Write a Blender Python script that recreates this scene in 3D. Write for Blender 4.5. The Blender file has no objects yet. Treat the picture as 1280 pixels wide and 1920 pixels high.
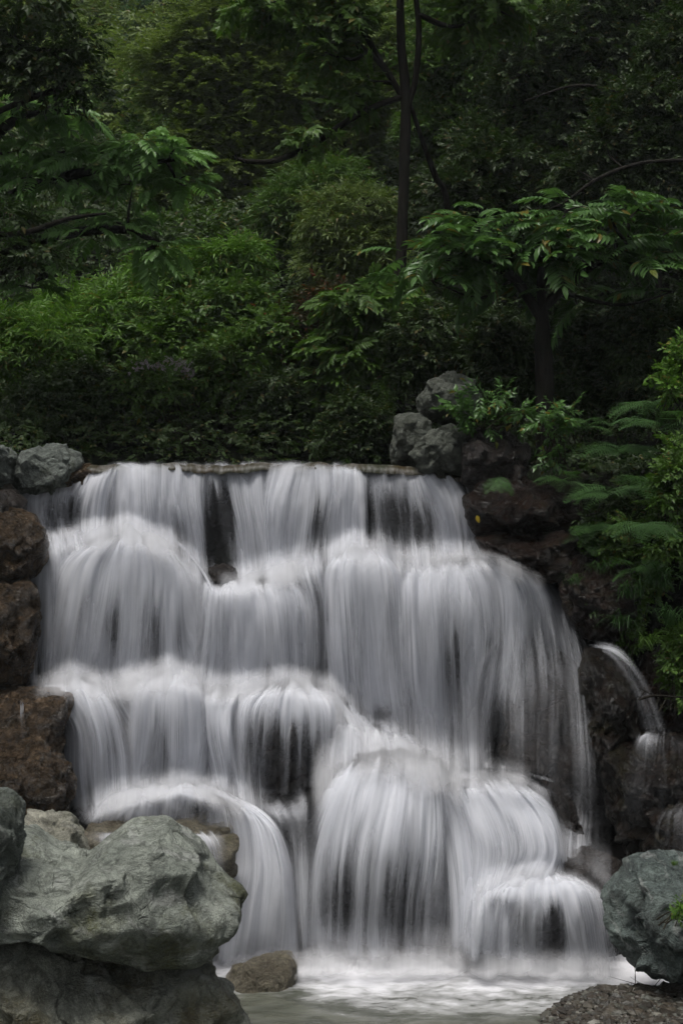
import bpy, math, random
import numpy as np

# ------------------------------------------------------------------ camera, sky, sun, exposure
SC = bpy.context.scene
F, H, HZ = 2667.0, 4.0, 830.0          # focal length in photo pixels, camera height, horizon row
cam_data = bpy.data.cameras.new("camera")
cam = bpy.data.objects.new("camera", cam_data)
SC.collection.objects.link(cam)
SC.camera = cam
cam.location = (0, 0, H)
cam.rotation_euler = (math.radians(90), 0, 0)
cam_data.sensor_fit = 'VERTICAL'
cam_data.sensor_height = 36.0
cam_data.lens = F * 36.0 / 1920.0
cam_data.shift_y = (HZ - 960.0) / 1920.0
cam_data.clip_end = 600
SUN_EL, SUN_ROT = math.radians(72), math.radians(215)
world = bpy.data.worlds.new("World")
SC.world = world
world.use_nodes = True
_nt = world.node_tree
_sky = _nt.nodes.new("ShaderNodeTexSky")
_sky.sky_type = 'NISHITA'
_sky.sun_disc = False
_sky.sun_elevation = SUN_EL
_sky.sun_rotation = SUN_ROT
_sky.dust_density = 5.0
_sky.air_density = 1.0
_hs = _nt.nodes.new("ShaderNodeHueSaturation")
_hs.inputs["Saturation"].default_value = 0.28
_nt.links.new(_sky.outputs[0], _hs.inputs["Color"])
_bg = _nt.nodes["Background"]
_nt.links.new(_hs.outputs[0], _bg.inputs[0])
_bg.inputs[1].default_value = 0.075
sl = bpy.data.lights.new("sun", 'SUN')
sl.energy = 2.6
sl.angle = math.radians(22)
sl.color = (1.0, 0.97, 0.93)
sun = bpy.data.objects.new("sun", sl)
SC.collection.objects.link(sun)
from mathutils import Vector
# sky azimuth is measured from +Y towards +X
_sd = Vector((math.sin(SUN_ROT) * math.cos(SUN_EL), math.cos(SUN_ROT) * math.cos(SUN_EL), math.sin(SUN_EL)))
sun.rotation_euler = _sd.to_track_quat('Z', 'Y').to_euler()
SC.view_settings.view_transform = 'Standard'
SC.view_settings.look = 'None'
SC.view_settings.exposure = 0.12
SC.view_settings.gamma = 1.0
SC.cycles.max_bounces = 3
SC.cycles.diffuse_bounces = 2
SC.cycles.glossy_bounces = 2
SC.cycles.transmission_bounces = 2
SC.cycles.transparent_max_bounces = 16
SC.cycles.use_adaptive_sampling = True
SC.cycles.adaptive_threshold = 0.04
SC.cycles.adaptive_min_samples = 24
SC.cycles.caustics_reflective = False
SC.cycles.caustics_refractive = False

# ------------------------------------------------------------------ helpers
rng = np.random.default_rng(7)


def at(px, py, Y):
    """world point seen at photo pixel (px, py) when it stands Y metres away"""
    return np.array([(px - 640.0) * Y / F, Y, H - (py - HZ) * Y / F])


def at_arr(px, py, Y):
    return np.stack([(px - 640.0) * Y / F, Y + 0 * px, H - (py - HZ) * Y / F], -1)


def sstep(a, b, x):
    t = np.clip((x - a) / (b - a), 0, 1)
    return t * t * (3 - 2 * t)


def _hash(ix, iy, iz, seed):
    h = (ix.astype(np.int64) * 374761393 + iy.astype(np.int64) * 668265263
         + iz.astype(np.int64) * 2147483647 + seed * 1274126177) & 0xFFFFFFFF
    h = ((h ^ (h >> 13)) * 1274126177) & 0xFFFFFFFF
    h = ((h ^ (h >> 16)) * 2246822519) & 0xFFFFFFFF
    return ((h ^ (h >> 15)) & 0xFFFFFF) / float(0xFFFFFF)


def vnoise(p, seed=0):
    i = np.floor(p).astype(np.int64)
    f = p - i
    f = f * f * f * (f * (f * 6 - 15) + 10)
    r = 0
    for dx in (0, 1):
        wx = f[:, 0] if dx else 1 - f[:, 0]
        for dy in (0, 1):
            wy = f[:, 1] if dy else 1 - f[:, 1]
            for dz in (0, 1):
                wz = f[:, 2] if dz else 1 - f[:, 2]
                r = r + wx * wy * wz * _hash(i[:, 0] + dx, i[:, 1] + dy, i[:, 2] + dz, seed)
    return r * 2 - 1


def fbm(p, seed=0, octs=4, gain=0.5, ridge=False):
    s, a, t = 0, 1.0, 0
    for k in range(octs):
        n = vnoise(p * (2.03 ** k) + 17.3 * k, seed + k)
        if ridge:
            n = 1 - 2 * np.abs(n)
        s = s + a * n
        t += a
        a *= gain
    return s / t


def link(o, parent=None):
    SC.collection.objects.link(o)
    if parent is not None:
        o.parent = parent
    return o


def tag(o, label=None, cat=None, group=None, kind=None):
    if label: o["label"] = label
    if cat: o["category"] = cat
    if group: o["group"] = group
    if kind: o["kind"] = kind
    return o


def empty(name, loc=(0, 0, 0), rz=0):
    o = bpy.data.objects.new(name, None)
    o.empty_display_size = 0.2
    o.location = loc
    o.rotation_euler = (0, 0, rz)
    return link(o)


def mesh_np(name, V, faces, mat=None, smooth=True, attrs=None, uv=None):
    """V (n,3); faces: list of (m,k) int arrays (quads and/or tris)"""
    me = bpy.data.meshes.new(name)
    faces = [np.asarray(f, dtype=np.int32) for f in faces if len(f)]
    nl = sum(f.size for f in faces)
    nf = sum(len(f) for f in faces)
    me.vertices.add(len(V))
    me.loops.add(nl)
    me.polygons.add(nf)
    me.vertices.foreach_set("co", np.ascontiguousarray(V, dtype=np.float32).ravel())
    lv = np.concatenate([f.ravel() for f in faces])
    tot = np.concatenate([np.full(len(f), f.shape[1], np.int32) for f in faces])
    st = np.concatenate([[0], np.cumsum(tot)[:-1]]).astype(np.int32)
    me.loops.foreach_set("vertex_index", lv)
    me.polygons.foreach_set("loop_start", st)
    me.polygons.foreach_set("loop_total", tot)
    me.polygons.foreach_set("use_smooth", np.full(nf, smooth))
    if uv is not None:
        l = me.uv_layers.new(name="flow")
        l.data.foreach_set("uv", uv[lv].astype(np.float32).ravel())
    for k, a in (attrs or {}).items():
        at_ = me.attributes.new(k, 'FLOAT', 'POINT')
        at_.data.foreach_set("value", a.astype(np.float32))
    me.update()
    me.validate()
    if mat: me.materials.append(mat)
    return me


def obj_np(name, V, faces, mat, parent=None, origin=None, **kw):
    V = np.asarray(V, dtype=np.float64)
    if origin is not None:
        V = V - np.asarray(origin)
    o = bpy.data.objects.new(name, mesh_np(name, V, faces, mat, **kw))
    if origin is not None:
        o.location = tuple(origin)
    return link(o, parent)


def grid_faces(nr, nc):
    i = np.arange((nr - 1) * (nc - 1))
    r, c = i // (nc - 1), i % (nc - 1)
    a = r * nc + c
    return np.stack([a, a + 1, a + nc + 1, a + nc], -1)


# ------------------------------------------------------------------ node helper
class NT:
    def __init__(s, name):
        s.m = bpy.data.materials.new(name)
        s.m.use_nodes = True
        s.t = s.m.node_tree
        s.t.nodes.clear()
        s.out = s.n("ShaderNodeOutputMaterial")

    def n(s, typ, **kw):
        x = s.t.nodes.new(typ)
        for k, v in kw.items():
            setattr(x, k, v)
        return x

    def set(s, sock, v):
        if isinstance(v, bpy.types.NodeSocket):
            s.t.links.new(v, sock)
        elif isinstance(v, (tuple, list)) and len(v) == 3 and sock.type == 'RGBA':
            sock.default_value = (*v, 1)
        else:
            sock.default_value = v

    def math(s, op, a, b=0.0, c=None, clamp=False):
        x = s.n("ShaderNodeMath", operation=op, use_clamp=clamp)
        s.set(x.inputs[0], a)
        s.set(x.inputs[1], b)
        if c is not None: s.set(x.inputs[2], c)
        return x.outputs[0]

    def mapr(s, v, a, b, c=0.0, d=1.0, smooth=False):
        x = s.n("ShaderNodeMapRange", clamp=True)
        if smooth: x.interpolation_type = 'SMOOTHSTEP'
        s.set(x.inputs[0], v)
        for i, q in enumerate((a, b, c, d)): s.set(x.inputs[i + 1], q)
        return x.outputs[0]

    def mix(s, f, a, b, mode='MIX'):
        x = s.n("ShaderNodeMix", data_type='RGBA', blend_type=mode)
        s.set(x.inputs[0], f)
        s.set(x.inputs[6], a)
        s.set(x.inputs[7], b)
        return x.outputs[2]

    def noise(s, vec, scale, detail=4, rough=0.55, dist=0.0, w=None):
        x = s.n("ShaderNodeTexNoise")
        if w is not None:
            x.noise_dimensions = '4D'
            s.set(x.inputs["W"], w)
        s.set(x.inputs["Vector"], vec)
        x.inputs["Scale"].default_value = scale
        x.inputs["Detail"].default_value = detail
        x.inputs["Roughness"].default_value = rough
        x.inputs["Distortion"].default_value = dist
        return x.outputs[0]

    def mapping(s, vec, scale=(1, 1, 1), rot=(0, 0, 0), loc=(0, 0, 0)):
        x = s.n("ShaderNodeMapping")
        s.set(x.inputs[0], vec)
        x.inputs["Scale"].default_value = scale
        x.inputs["Rotation"].default_value = rot
        x.inputs["Location"].default_value = loc
        return x.outputs[0]

    def attr(s, name):
        return s.n("ShaderNodeAttribute", attribute_name=name).outputs["Fac"]

    def bump(s, h, strength, dist=0.02, normal=None):
        x = s.n("ShaderNodeBump")
        x.inputs["Strength"].default_value = strength
        x.inputs["Distance"].default_value = dist
        s.set(x.inputs["Height"], h)
        if normal is not None: s.set(x.inputs["Normal"], normal)
        return x.outputs[0]

    def principled(s, **kw):
        x = s.n("ShaderNodeBsdfPrincipled")
        for k, v in kw.items():
            s.set(x.inputs[k.replace("_", " ")], v)
        s.p = x
        return x.outputs[0]

    def done(s, shader):
        s.t.links.new(shader, s.out.inputs[0])
        return s.m
# ------------------------------------------------------------------ materials
def rock_mat(name, ca, cb, cc, rough=0.75, vein=0.0, moss=0.0, scale=1.0, bump=0.8, mossc=(0.05, 0.06, 0.015), strata=0.0, spec=0.4, lichen=0.35):
    """ca, cb: the two main tones; cc: dark of pits and cracks"""
    t = NT(name)
    co = t.n("ShaderNodeTexCoord").outputs["Object"]
    warp = t.noise(co, 1.4 * scale, 3, 0.5)
    wv = t.n("ShaderNodeVectorMath", operation='ADD')
    t.set(wv.inputs[0], co)
    cw = t.n("ShaderNodeVectorMath", operation='SCALE')
    nz = t.n("ShaderNodeTexNoise"); t.set(nz.inputs["Vector"], co); nz.inputs["Scale"].default_value = 3.0 * scale
    t.set(cw.inputs[0], nz.outputs["Color"]); cw.inputs["Scale"].default_value = 0.25
    t.set(wv.inputs[1], cw.outputs[0])
    wco = wv.outputs[0]
    big = t.noise(wco, 2.2 * scale, 5, 0.6)
    mid = t.noise(wco, 9 * scale, 6, 0.65)
    fine = t.noise(co, 60 * scale, 4, 0.7)
    col = t.mix(t.mapr(big, 0.38, 0.62), ca, cb)
    col = t.mix(t.mapr(mid, 0.45, 0.72, 0, 0.55), col, t.mix(0.5, ca, (0.5, 0.5, 0.47), 'MULTIPLY'))
    # cracks: edges of stretched voronoi cells
    vo = t.n("ShaderNodeTexVoronoi", feature='DISTANCE_TO_EDGE')
    t.set(vo.inputs["Vector"], t.mapping(wco, (1, 1, 1.9), (0.3, 0.5, 0.2)))
    vo.inputs["Scale"].default_value = 3.2 * scale
    crack = t.mapr(vo.outputs["Distance"], 0.0, 0.02, 1, 0)
    crack = t.math('MULTIPLY', crack, t.mapr(t.noise(co, 3.1 * scale, 2), 0.58, 0.68))
    vo2 = t.n("ShaderNodeTexVoronoi", feature='DISTANCE_TO_EDGE')
    t.set(vo2.inputs["Vector"], t.mapping(wco, (1.3, 1, 1), (0.9, 0.1, 0.7)))
    vo2.inputs["Scale"].default_value = 10 * scale
    crack2 = t.mapr(vo2.outputs["Distance"], 0.0, 0.05, 1, 0)
    crack2 = t.math('MULTIPLY', crack2, t.mapr(t.noise(co, 6 * scale, 2), 0.56, 0.7))
    pits = t.mapr(fine, 0.56, 0.7)
    dark = t.math('MAXIMUM', t.math('MULTIPLY', crack, 0.6), t.math('MAXIMUM', t.math('MULTIPLY', crack2, 0.35), t.math('MULTIPLY', pits, 0.35)))
    col = t.mix(dark, col, cc)
    wr = t.mapr(t.math('ABSOLUTE', t.math('SUBTRACT', t.noise(t.mapping(wco, (1, 1, 2.4), (0.5, 0.8, 0.4)), 11 * scale, 6, 0.7), 0.5)), 0.0, 0.03, 1, 0)
    wr = t.math('MULTIPLY', wr, t.mapr(t.noise(co, 4.0 * scale, 3), 0.48, 0.6, 0, 0.75))
    col = t.mix(wr, col, cc)
    lich = t.mapr(t.noise(co, 34 * scale, 3, 0.75), 0.62, 0.68, 0, lichen)
    col = t.mix(t.math('MULTIPLY', lich, t.mapr(big, 0.4, 0.55)), col, (0.5, 0.5, 0.44))
    sp = t.mapr(t.noise(co, 130, 2, 0.6), 0.35, 0.65, 0.78, 1.2)
    spc = t.n("ShaderNodeCombineColor"); 
    for i in range(3): t.set(spc.inputs[i], sp)
    col = t.mix(1.0, col, spc.outputs[0], 'MULTIPLY')
    if vein:
        vn = t.n("ShaderNodeTexWave", wave_type='BANDS'); t.set(vn.inputs[0], t.mapping(wco, (1, 1, 1), (0.5, 0.9, 0.3)))
        vn.inputs["Scale"].default_value = 1.3 * scale; vn.inputs["Distortion"].default_value = 9; vn.inputs["Detail"].default_value = 4
        vm = t.math('MULTIPLY', t.mapr(vn.outputs["Fac"], 0.90, 1.0), t.mapr(t.noise(co, 2.4 * scale, 2), 0.45, 0.6, 0, vein))
        col = t.mix(vm, col, (0.55, 0.56, 0.53))
    if moss:
        geo = t.n("ShaderNodeNewGeometry")
        mm = t.math('MULTIPLY', t.mapr(t.noise(co, 2.0 * scale, 5, 0.65), 0.62 - 0.3 * moss, 0.78 - 0.3 * moss), t.mapr(fine, 0.3, 0.55, 0.4, 0.95))
        col = t.mix(mm, col, mossc)
    rg = t.math('ABSOLUTE', t.math('SUBTRACT', t.noise(wco, 5.5 * scale, 7, 0.68), 0.5))
    rg2 = t.math('ABSOLUTE', t.math('SUBTRACT', t.noise(t.mapping(wco, (1, 1, 2.2), (0.4, 0.7, 0.1)), 15 * scale, 5, 0.65), 0.5))
    crease = t.mapr(rg, 0.0, 0.05, 0.5, 0)
    col = t.mix(crease, col, cc)
    h = t.math('ADD', t.math('MULTIPLY', mid, 0.45), t.math('MULTIPLY', fine, 0.25))
    h = t.math('ADD', h, t.math('ADD', t.math('MULTIPLY', rg, 1.6), t.math('MULTIPLY', rg2, 1.3)))
    h = t.math('SUBTRACT', h, t.math('MULTIPLY', crack, 0.5))
    h = t.math('SUBTRACT', h, t.math('MULTIPLY', crack2, 0.25))
    if strata:
        st = t.noise(t.mapping(wco, (1.2, 1.2, 16)), 1.5 * scale, 4, 0.6)
        h = t.math('ADD', h, t.math('MULTIPLY', st, strata))
        col = t.mix(t.mapr(st, 0.5, 0.66, 0, 0.45), col, cc)
    nrm = t.bump(h, bump, 0.05)
    ro = t.mapr(mid, 0.3, 0.7, rough * 0.8, min(1, rough * 1.2))
    return t.done(t.principled(Base_Color=col, Roughness=ro, Normal=nrm, Specular_IOR_Level=spec))


M = {}
M['green_rock'] = rock_mat("grey_green_stone", (0.38, 0.41, 0.355), (0.22, 0.245, 0.21), (0.03, 0.035, 0.03), 0.7, vein=0.5, moss=0.30, bump=1.0, mossc=(0.09, 0.095, 0.03), scale=1.1)
M['pale_rock'] = rock_mat("pale_stone", (0.40, 0.39, 0.32), (0.26, 0.26, 0.20), (0.05, 0.05, 0.045), 0.8, vein=0.3, moss=0.25, bump=0.9, mossc=(0.13, 0.14, 0.06), scale=1.6)
M['under_rock'] = rock_mat("stained_stone", (0.40, 0.41, 0.34), (0.22, 0.235, 0.20), (0.03, 0.03, 0.024), 0.7, vein=0.4, moss=0.45, bump=1.0, mossc=(0.10, 0.085, 0.035))
M['teal_rock'] = rock_mat("blue_green_stone", (0.27, 0.33, 0.30), (0.12, 0.15, 0.145), (0.014, 0.016, 0.017), 0.5, vein=0.5, moss=0.05, bump=1.2, scale=1.5)
M['crest_rock'] = rock_mat("grey_stone", (0.21, 0.235, 0.21), (0.12, 0.14, 0.12), (0.02, 0.024, 0.02), 0.75, vein=0.25, moss=0.3, bump=0.9, mossc=(0.05, 0.06, 0.02), scale=1.6)
M['lichen_rock'] = rock_mat("lichen_stone", (0.20, 0.215, 0.18), (0.10, 0.115, 0.09), (0.012, 0.014, 0.01), 0.85, moss=0.3, bump=1.0, mossc=(0.11, 0.12, 0.09), scale=2.2)
M['brown_rock'] = rock_mat("wet_brown_stone", (0.30, 0.205, 0.125), (0.105, 0.075, 0.048), (0.008, 0.006, 0.004), 0.26, lichen=0.1, moss=0.12, bump=1.6, mossc=(0.10, 0.08, 0.03), scale=1.8, strata=0.35, spec=0.55)
M['dark_rock'] = rock_mat("wet_dark_stone", (0.045, 0.035, 0.029), (0.020, 0.015, 0.013), (0.006, 0.005, 0.005), 0.3, lichen=0, moss=0.1, bump=1.1, mossc=(0.05, 0.035, 0.012), scale=1.6, spec=0.5)
M['redbrown_rock'] = rock_mat("wet_rust_stone", (0.035, 0.018, 0.011), (0.016, 0.010, 0.007), (0.004, 0.003, 0.003), 0.3, lichen=0.05, moss=0.3, bump=1.2, mossc=(0.022, 0.02, 0.007), scale=1.6, strata=0.3, spec=0.4)
M['moss_rock'] = rock_mat("mossy_wet_stone", (0.070, 0.045, 0.032), (0.028, 0.021, 0.014), (0.006, 0.005, 0.004), 0.3, lichen=0.1, moss=0.4, bump=1.6, mossc=(0.055, 0.048, 0.016), scale=2.0, spec=0.5)
M['pool_rock'] = rock_mat("tan_stone", (0.32, 0.29, 0.21), (0.20, 0.17, 0.12), (0.03, 0.025, 0.02), 0.6, moss=0.2, bump=1.0, mossc=(0.12, 0.11, 0.05), scale=2.6, strata=0.3)
M['shore_stone'] = rock_mat("shore_stone", (0.13, 0.12, 0.10), (0.07, 0.06, 0.05), (0.02, 0.018, 0.015), 0.6, bump=0.6, scale=4)


def water_mat(name="white_water", ca=(0.76, 0.78, 0.84), cb=(0.87, 0.88, 0.92), trans=0.38):
    t = NT(name)
    uv = t.n("ShaderNodeUVMap", uv_map="flow").outputs[0]
    dens, soft, seed = t.attr("film"), t.attr("softness"), t.attr("seed")
    # uneven strand widths: slide the across-flow coordinate by a slow noise
    sep = t.n("ShaderNodeSeparateXYZ"); t.set(sep.inputs[0], uv)
    slow = t.noise(t.mapping(uv, (5, 0.25, 1)), 1.0, 2, 0.5, w=seed)
    cmb = t.n("ShaderNodeCombineXYZ")
    t.set(cmb.inputs[0], t.math('ADD', sep.outputs[0], t.math('MULTIPLY', slow, 0.32)))
    t.set(cmb.inputs[1], sep.outputs[1])
    wuv = cmb.outputs[0]
    coarse = t.noise(t.mapping(wuv, (6, 0.35, 1)), 1.0, 3, 0.5, w=seed)
    mid = t.noise(t.mapping(wuv, (22, 0.4, 1)), 1.0, 5, 0.62, w=seed)
    fine = t.noise(t.mapping(wuv, (105, 0.8, 1)), 1.0, 2, 0.6, w=seed)
    cloud = t.noise(t.mapping(uv, (4, 4, 1)), 1.0, 4, 0.5, w=seed)
    patch = t.mapr(t.noise(t.mapping(uv, (3.0, 1.5, 1)), 1.0, 3, 0.5, w=t.math('ADD', seed, 5.0)), 0.36, 0.64, 0.25, 1.25)
    s = t.math('ADD', t.math('MULTIPLY', t.math('SUBTRACT', coarse, 0.5), 1.9),
               t.math('MULTIPLY', patch, t.math('ADD', t.math('MULTIPLY', t.math('SUBTRACT', mid, 0.5), 1.6), t.math('MULTIPLY', t.math('SUBTRACT', fine, 0.5), 0.85))))
    s = t.math('MULTIPLY', s, t.math('SUBTRACT', 1.0, soft))
    s = t.math('ADD', s, t.math('MULTIPLY', t.math('SUBTRACT', cloud, 0.5), t.math('MULTIPLY', soft, 0.3)))
    a = t.math('ADD', dens, t.math('MULTIPLY', s, t.mapr(dens, 0.0, 0.25, 0, 1)))
    a = t.mapr(a, 0.0, 1.0, 0.0, 0.97, smooth=True)
    tone = t.mapr(mid, 0.3, 0.7, 0.0, 1.0)
    col = t.mix(tone, ca, cb)
    h = t.math('ADD', mid, t.math('MULTIPLY', fine, 0.5))
    nrm = t.bump(t.math('MULTIPLY', h, t.math('SUBTRACT', 1.0, soft)), 0.25, 0.02)
    d = t.n("ShaderNodeBsdfDiffuse"); t.set(d.inputs["Color"], col); t.set(d.inputs["Normal"], nrm)
    tr = t.n("ShaderNodeBsdfTranslucent"); t.set(tr.inputs["Color"], col)
    ms = t.n("ShaderNodeMixShader"); ms.inputs[0].default_value = trans
    t.set(ms.inputs[1], d.outputs[0]); t.set(ms.inputs[2], tr.outputs[0])
    tp = t.n("ShaderNodeBsdfTransparent")
    mo = t.n("ShaderNodeMixShader"); t.set(mo.inputs[0], a)
    t.set(mo.inputs[1], tp.outputs[0]); t.set(mo.inputs[2], ms.outputs[0])
    return t.done(mo.outputs[0])


M['water'] = water_mat()
M['mist'] = water_mat("fine_spray", (0.90, 0.90, 0.92), (0.93, 0.93, 0.95), 0.55)


def pool_mat():
    t = NT("pool_water")
    co = t.n("ShaderNodeTexCoord").outputs["Object"]
    foam = t.attr("foam")
    n1 = t.noise(t.mapping(co, (2.2, 5.0, 1)), 1.0, 5, 0.6, 0.6)
    n2 = t.noise(t.mapping(co, (9, 22, 1)), 1.0, 4, 0.6, 0.5)
    s = t.math('ADD', t.math('MULTIPLY', t.math('SUBTRACT', n1, 0.5), 1.7), t.math('MULTIPLY', t.math('SUBTRACT', n2, 0.5), 0.9))
    f = t.mapr(t.math('ADD', foam, t.math('MULTIPLY', s, t.mapr(foam, 0, 0.4))), 0.0, 1.15, smooth=True)
    col = t.mix(f, t.mix(t.mapr(n1, 0.4, 0.6), (0.07, 0.075, 0.058), (0.12, 0.125, 0.10)), (0.74, 0.74, 0.77))
    nrm = t.bump(t.math('ADD', n1, t.math('MULTIPLY', n2, 0.4)), 0.35, 0.06)
    ro = t.mapr(f, 0, 1, 0.16, 0.8)
    return t.done(t.principled(Base_Color=col, Roughness=ro, Normal=nrm, Specular_IOR_Level=0.5))


M['pool'] = pool_mat()


def ledge_water_mat():
    t = NT("shallow_stream_water")
    uv = t.n("ShaderNodeUVMap", uv_map="flow").outputs[0]
    co = t.n("ShaderNodeTexCoord").outputs["Object"]
    st = t.noise(t.mapping(uv, (24, 1.5, 1)), 1.0, 4, 0.6)
    big = t.noise(t.mapping(uv, (2.6, 0.8, 1)), 1.0, 4, 0.6)
    col = t.mix(t.mapr(big, 0.35, 0.65), (0.024, 0.028, 0.014), (0.042, 0.028, 0.014))
    col = t.mix(t.mapr(st, 0.46, 0.66, 0, 0.3), col, (0.3, 0.3, 0.3))
    return t.done(t.principled(Base_Color=col, Roughness=0.45, Normal=t.bump(st, 0.3, 0.03), Specular_IOR_Level=0.25))


M['ledge_water'] = ledge_water_mat()


def soil_mat():
    t = NT("forest_soil")
    co = t.n("ShaderNodeTexCoord").outputs["Object"]
    a = t.noise(co, 1.2, 6, 0.65)
    b = t.noise(co, 14, 5, 0.7)
    col = t.mix(t.mapr(a, 0.35, 0.65), (0.006, 0.0055, 0.004), (0.005, 0.009, 0.003))
    col = t.mix(t.mapr(b, 0.5, 0.7, 0, 0.6), col, (0.012, 0.010, 0.007))
    return t.done(t.principled(Base_Color=col, Roughness=0.95, Specular_IOR_Level=0.1, Normal=t.bump(b, 0.8, 0.06)))


M['soil'] = soil_mat()


def leaf_mat(name, ca, cb, cc=None, amt=0.06, rough=0.5, trans=0.36):
    """ca..cb: range of leaf greens; cc: a few odd (yellow, rust) leaves"""
    t = NT(name)
    r, k = t.attr("rnd"), t.attr("clump")
    col = t.mix(t.math('ADD', t.math('MULTIPLY', r, 0.45), t.math('MULTIPLY', k, 0.55)), ca, cb)
    if cc:
        col = t.mix(t.mapr(r, 1 - amt - 0.02, 1 - amt), col, cc)
    p = t.principled(Base_Color=col, Roughness=rough, Specular_IOR_Level=0.35)
    tr = t.n("ShaderNodeBsdfTranslucent")
    t.set(tr.inputs["Color"], t.mix(0.5, col, (0.9, 1.0, 0.4), 'MULTIPLY'))
    ms = t.n("ShaderNodeMixShader"); ms.inputs[0].default_value = trans
    t.set(ms.inputs[1], p); t.set(ms.inputs[2], tr.outputs[0])
    return t.done(ms.outputs[0])


def bark_mat(name, ca, cb):
    t = NT(name)
    co = t.n("ShaderNodeTexCoord").outputs["Object"]
    n = t.noise(t.mapping(co, (22, 22, 4)), 1.0, 5, 0.65)
    m = t.noise(co, 3, 3)
    col = t.mix(t.mapr(n, 0.35, 0.65), ca, cb)
    col = t.mix(t.mapr(m, 0.5, 0.7, 0, 0.5), col, (0.012, 0.016, 0.007))
    return t.done(t.principled(Base_Color=col, Roughness=0.85, Normal=t.bump(n, 0.9, 0.03), Specular_IOR_Level=0.15))


M['bark'] = bark_mat("dark_bark", (0.006, 0.005, 0.004), (0.018, 0.015, 0.011))
M['bark2'] = bark_mat("grey_bark", (0.03, 0.03, 0.026), (0.07, 0.066, 0.055))
M['twig'] = bark_mat("twig_bark", (0.02, 0.018, 0.012), (0.04, 0.034, 0.022))
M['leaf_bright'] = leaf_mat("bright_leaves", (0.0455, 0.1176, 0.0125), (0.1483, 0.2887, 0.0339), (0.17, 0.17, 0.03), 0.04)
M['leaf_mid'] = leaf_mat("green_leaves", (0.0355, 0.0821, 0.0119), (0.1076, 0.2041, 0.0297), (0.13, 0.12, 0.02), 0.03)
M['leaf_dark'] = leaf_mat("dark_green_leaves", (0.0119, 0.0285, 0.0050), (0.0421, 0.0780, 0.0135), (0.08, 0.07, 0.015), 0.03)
M['leaf_olive'] = leaf_mat("olive_leaves", (0.0514, 0.0918, 0.0161), (0.1603, 0.2281, 0.0483), (0.12, 0.10, 0.02), 0.03)
M['leaf_hazed'] = leaf_mat("haze_tinted_leaves", (0.0569, 0.1210, 0.0642), (0.1327, 0.2303, 0.1203))  # bluish distance haze put into the leaf colour of the far trees
M['leaf_airy'] = leaf_mat("airy_leaves", (0.0700, 0.1180, 0.0205), (0.1830, 0.2484, 0.0569), trans=0.45)
M['leaf_pinnate'] = leaf_mat("glossy_leaflets", (0.0394, 0.0940, 0.0248), (0.1114, 0.2268, 0.0554), (0.16, 0.13, 0.02), 0.03, rough=0.35)
M['leaf_pale'] = leaf_mat("pale_leaflets", (0.0936, 0.1944, 0.0495), (0.2246, 0.4104, 0.1188), rough=0.38)
M['leaf_fern'] = leaf_mat("fern_green", (0.0281, 0.0713, 0.0188), (0.0730, 0.1620, 0.0416), rough=0.5)
M['leaf_brown'] = leaf_mat("brown_green_leaves", (0.035, 0.028, 0.012), (0.06, 0.06, 0.015), (0.14, 0.05, 0.02), 0.15)
M['flower'] = leaf_mat("mauve_petals", (0.25, 0.2, 0.24), (0.42, 0.36, 0.42))
M['dead_leaf'] = leaf_mat("yellow_leaf", (0.35, 0.25, 0.02), (0.45, 0.33, 0.03))


def pebble_mat():
    t = NT("mixed_pebbles")
    r = t.attr("rnd")
    rp = t.n("ShaderNodeValToRGB"); t.set(rp.inputs[0], r)
    el = rp.color_ramp.elements
    el[0].color = (0.022, 0.018, 0.014, 1); el[1].color = (0.22, 0.21, 0.18, 1); el[1].position = 1.0
    for p_, c_ in ((.3, (0.045, 0.034, 0.024, 1)), (.55, (0.035, 0.036, 0.03, 1)), (.75, (0.075, 0.06, 0.042, 1)), (.9, (0.09, 0.095, 0.08, 1))):
        e = el.new(p_); e.color = c_
    n = t.noise(t.n("ShaderNodeTexCoord").outputs["Object"], 90, 4, 0.6)
    col = t.mix(t.mapr(n, .35, .65, 0, .5), rp.outputs[0], (0.03, 0.028, 0.022))
    return t.done(t.principled(Base_Color=col, Roughness=0.45, Normal=t.bump(n, .5, .01)))


M['pebble'] = pebble_mat()
# ------------------------------------------------------------------ the stepped cliff under the falls
def ctl(px, pts):
    a = np.array(pts, float)
    return np.interp(px, a[:, 0], a[:, 1])


T0 = [(0, 985), (50, 940), (62, 914), (150, 906), (172, 878), (300, 876), (400, 874), (560, 876), (740, 880), (850, 886), (870, 920), (890, 990), (905, 1035), (960, 1044), (1010, 1080), (1080, 1150), (1115, 1225), (1160, 1330), (1250, 1400)]
T1 = [(0, 1010), (80, 1010), (130, 1004), (240, 990), (330, 1020), (385, 1075), (410, 1092), (450, 1090), (520, 1068), (600, 1045), (660, 1020), (720, 1030), (745, 1050), (850, 1042), (905, 1038), (960, 1046), (1010, 1082), (1080, 1152), (1115, 1228), (1160, 1332), (1250, 1402)]
T2 = [(0, 1305), (50, 1300), (130, 1268), (210, 1285), (245, 1275), (320, 1256), (390, 1285), (450, 1290), (540, 1274), (620, 1296), (660, 1340), (720, 1400), (780, 1425), (900, 1440), (1060, 1460), (1120, 1500), (1250, 1540)]
T3 = [(0, 1560), (120, 1560), (200, 1500), (340, 1468), (430, 1490), (500, 1510), (560, 1500), (640, 1450), (740, 1430), (850, 1458), (960, 1456), (1020, 1475), (1060, 1550), (1150, 1610), (1250, 1620)]
T4 = [(0, 1830), (860, 1800), (885, 1700), (920, 1650), (1000, 1636), (1100, 1645), (1160, 1680), (1180, 1720), (1250, 1760)]


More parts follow.
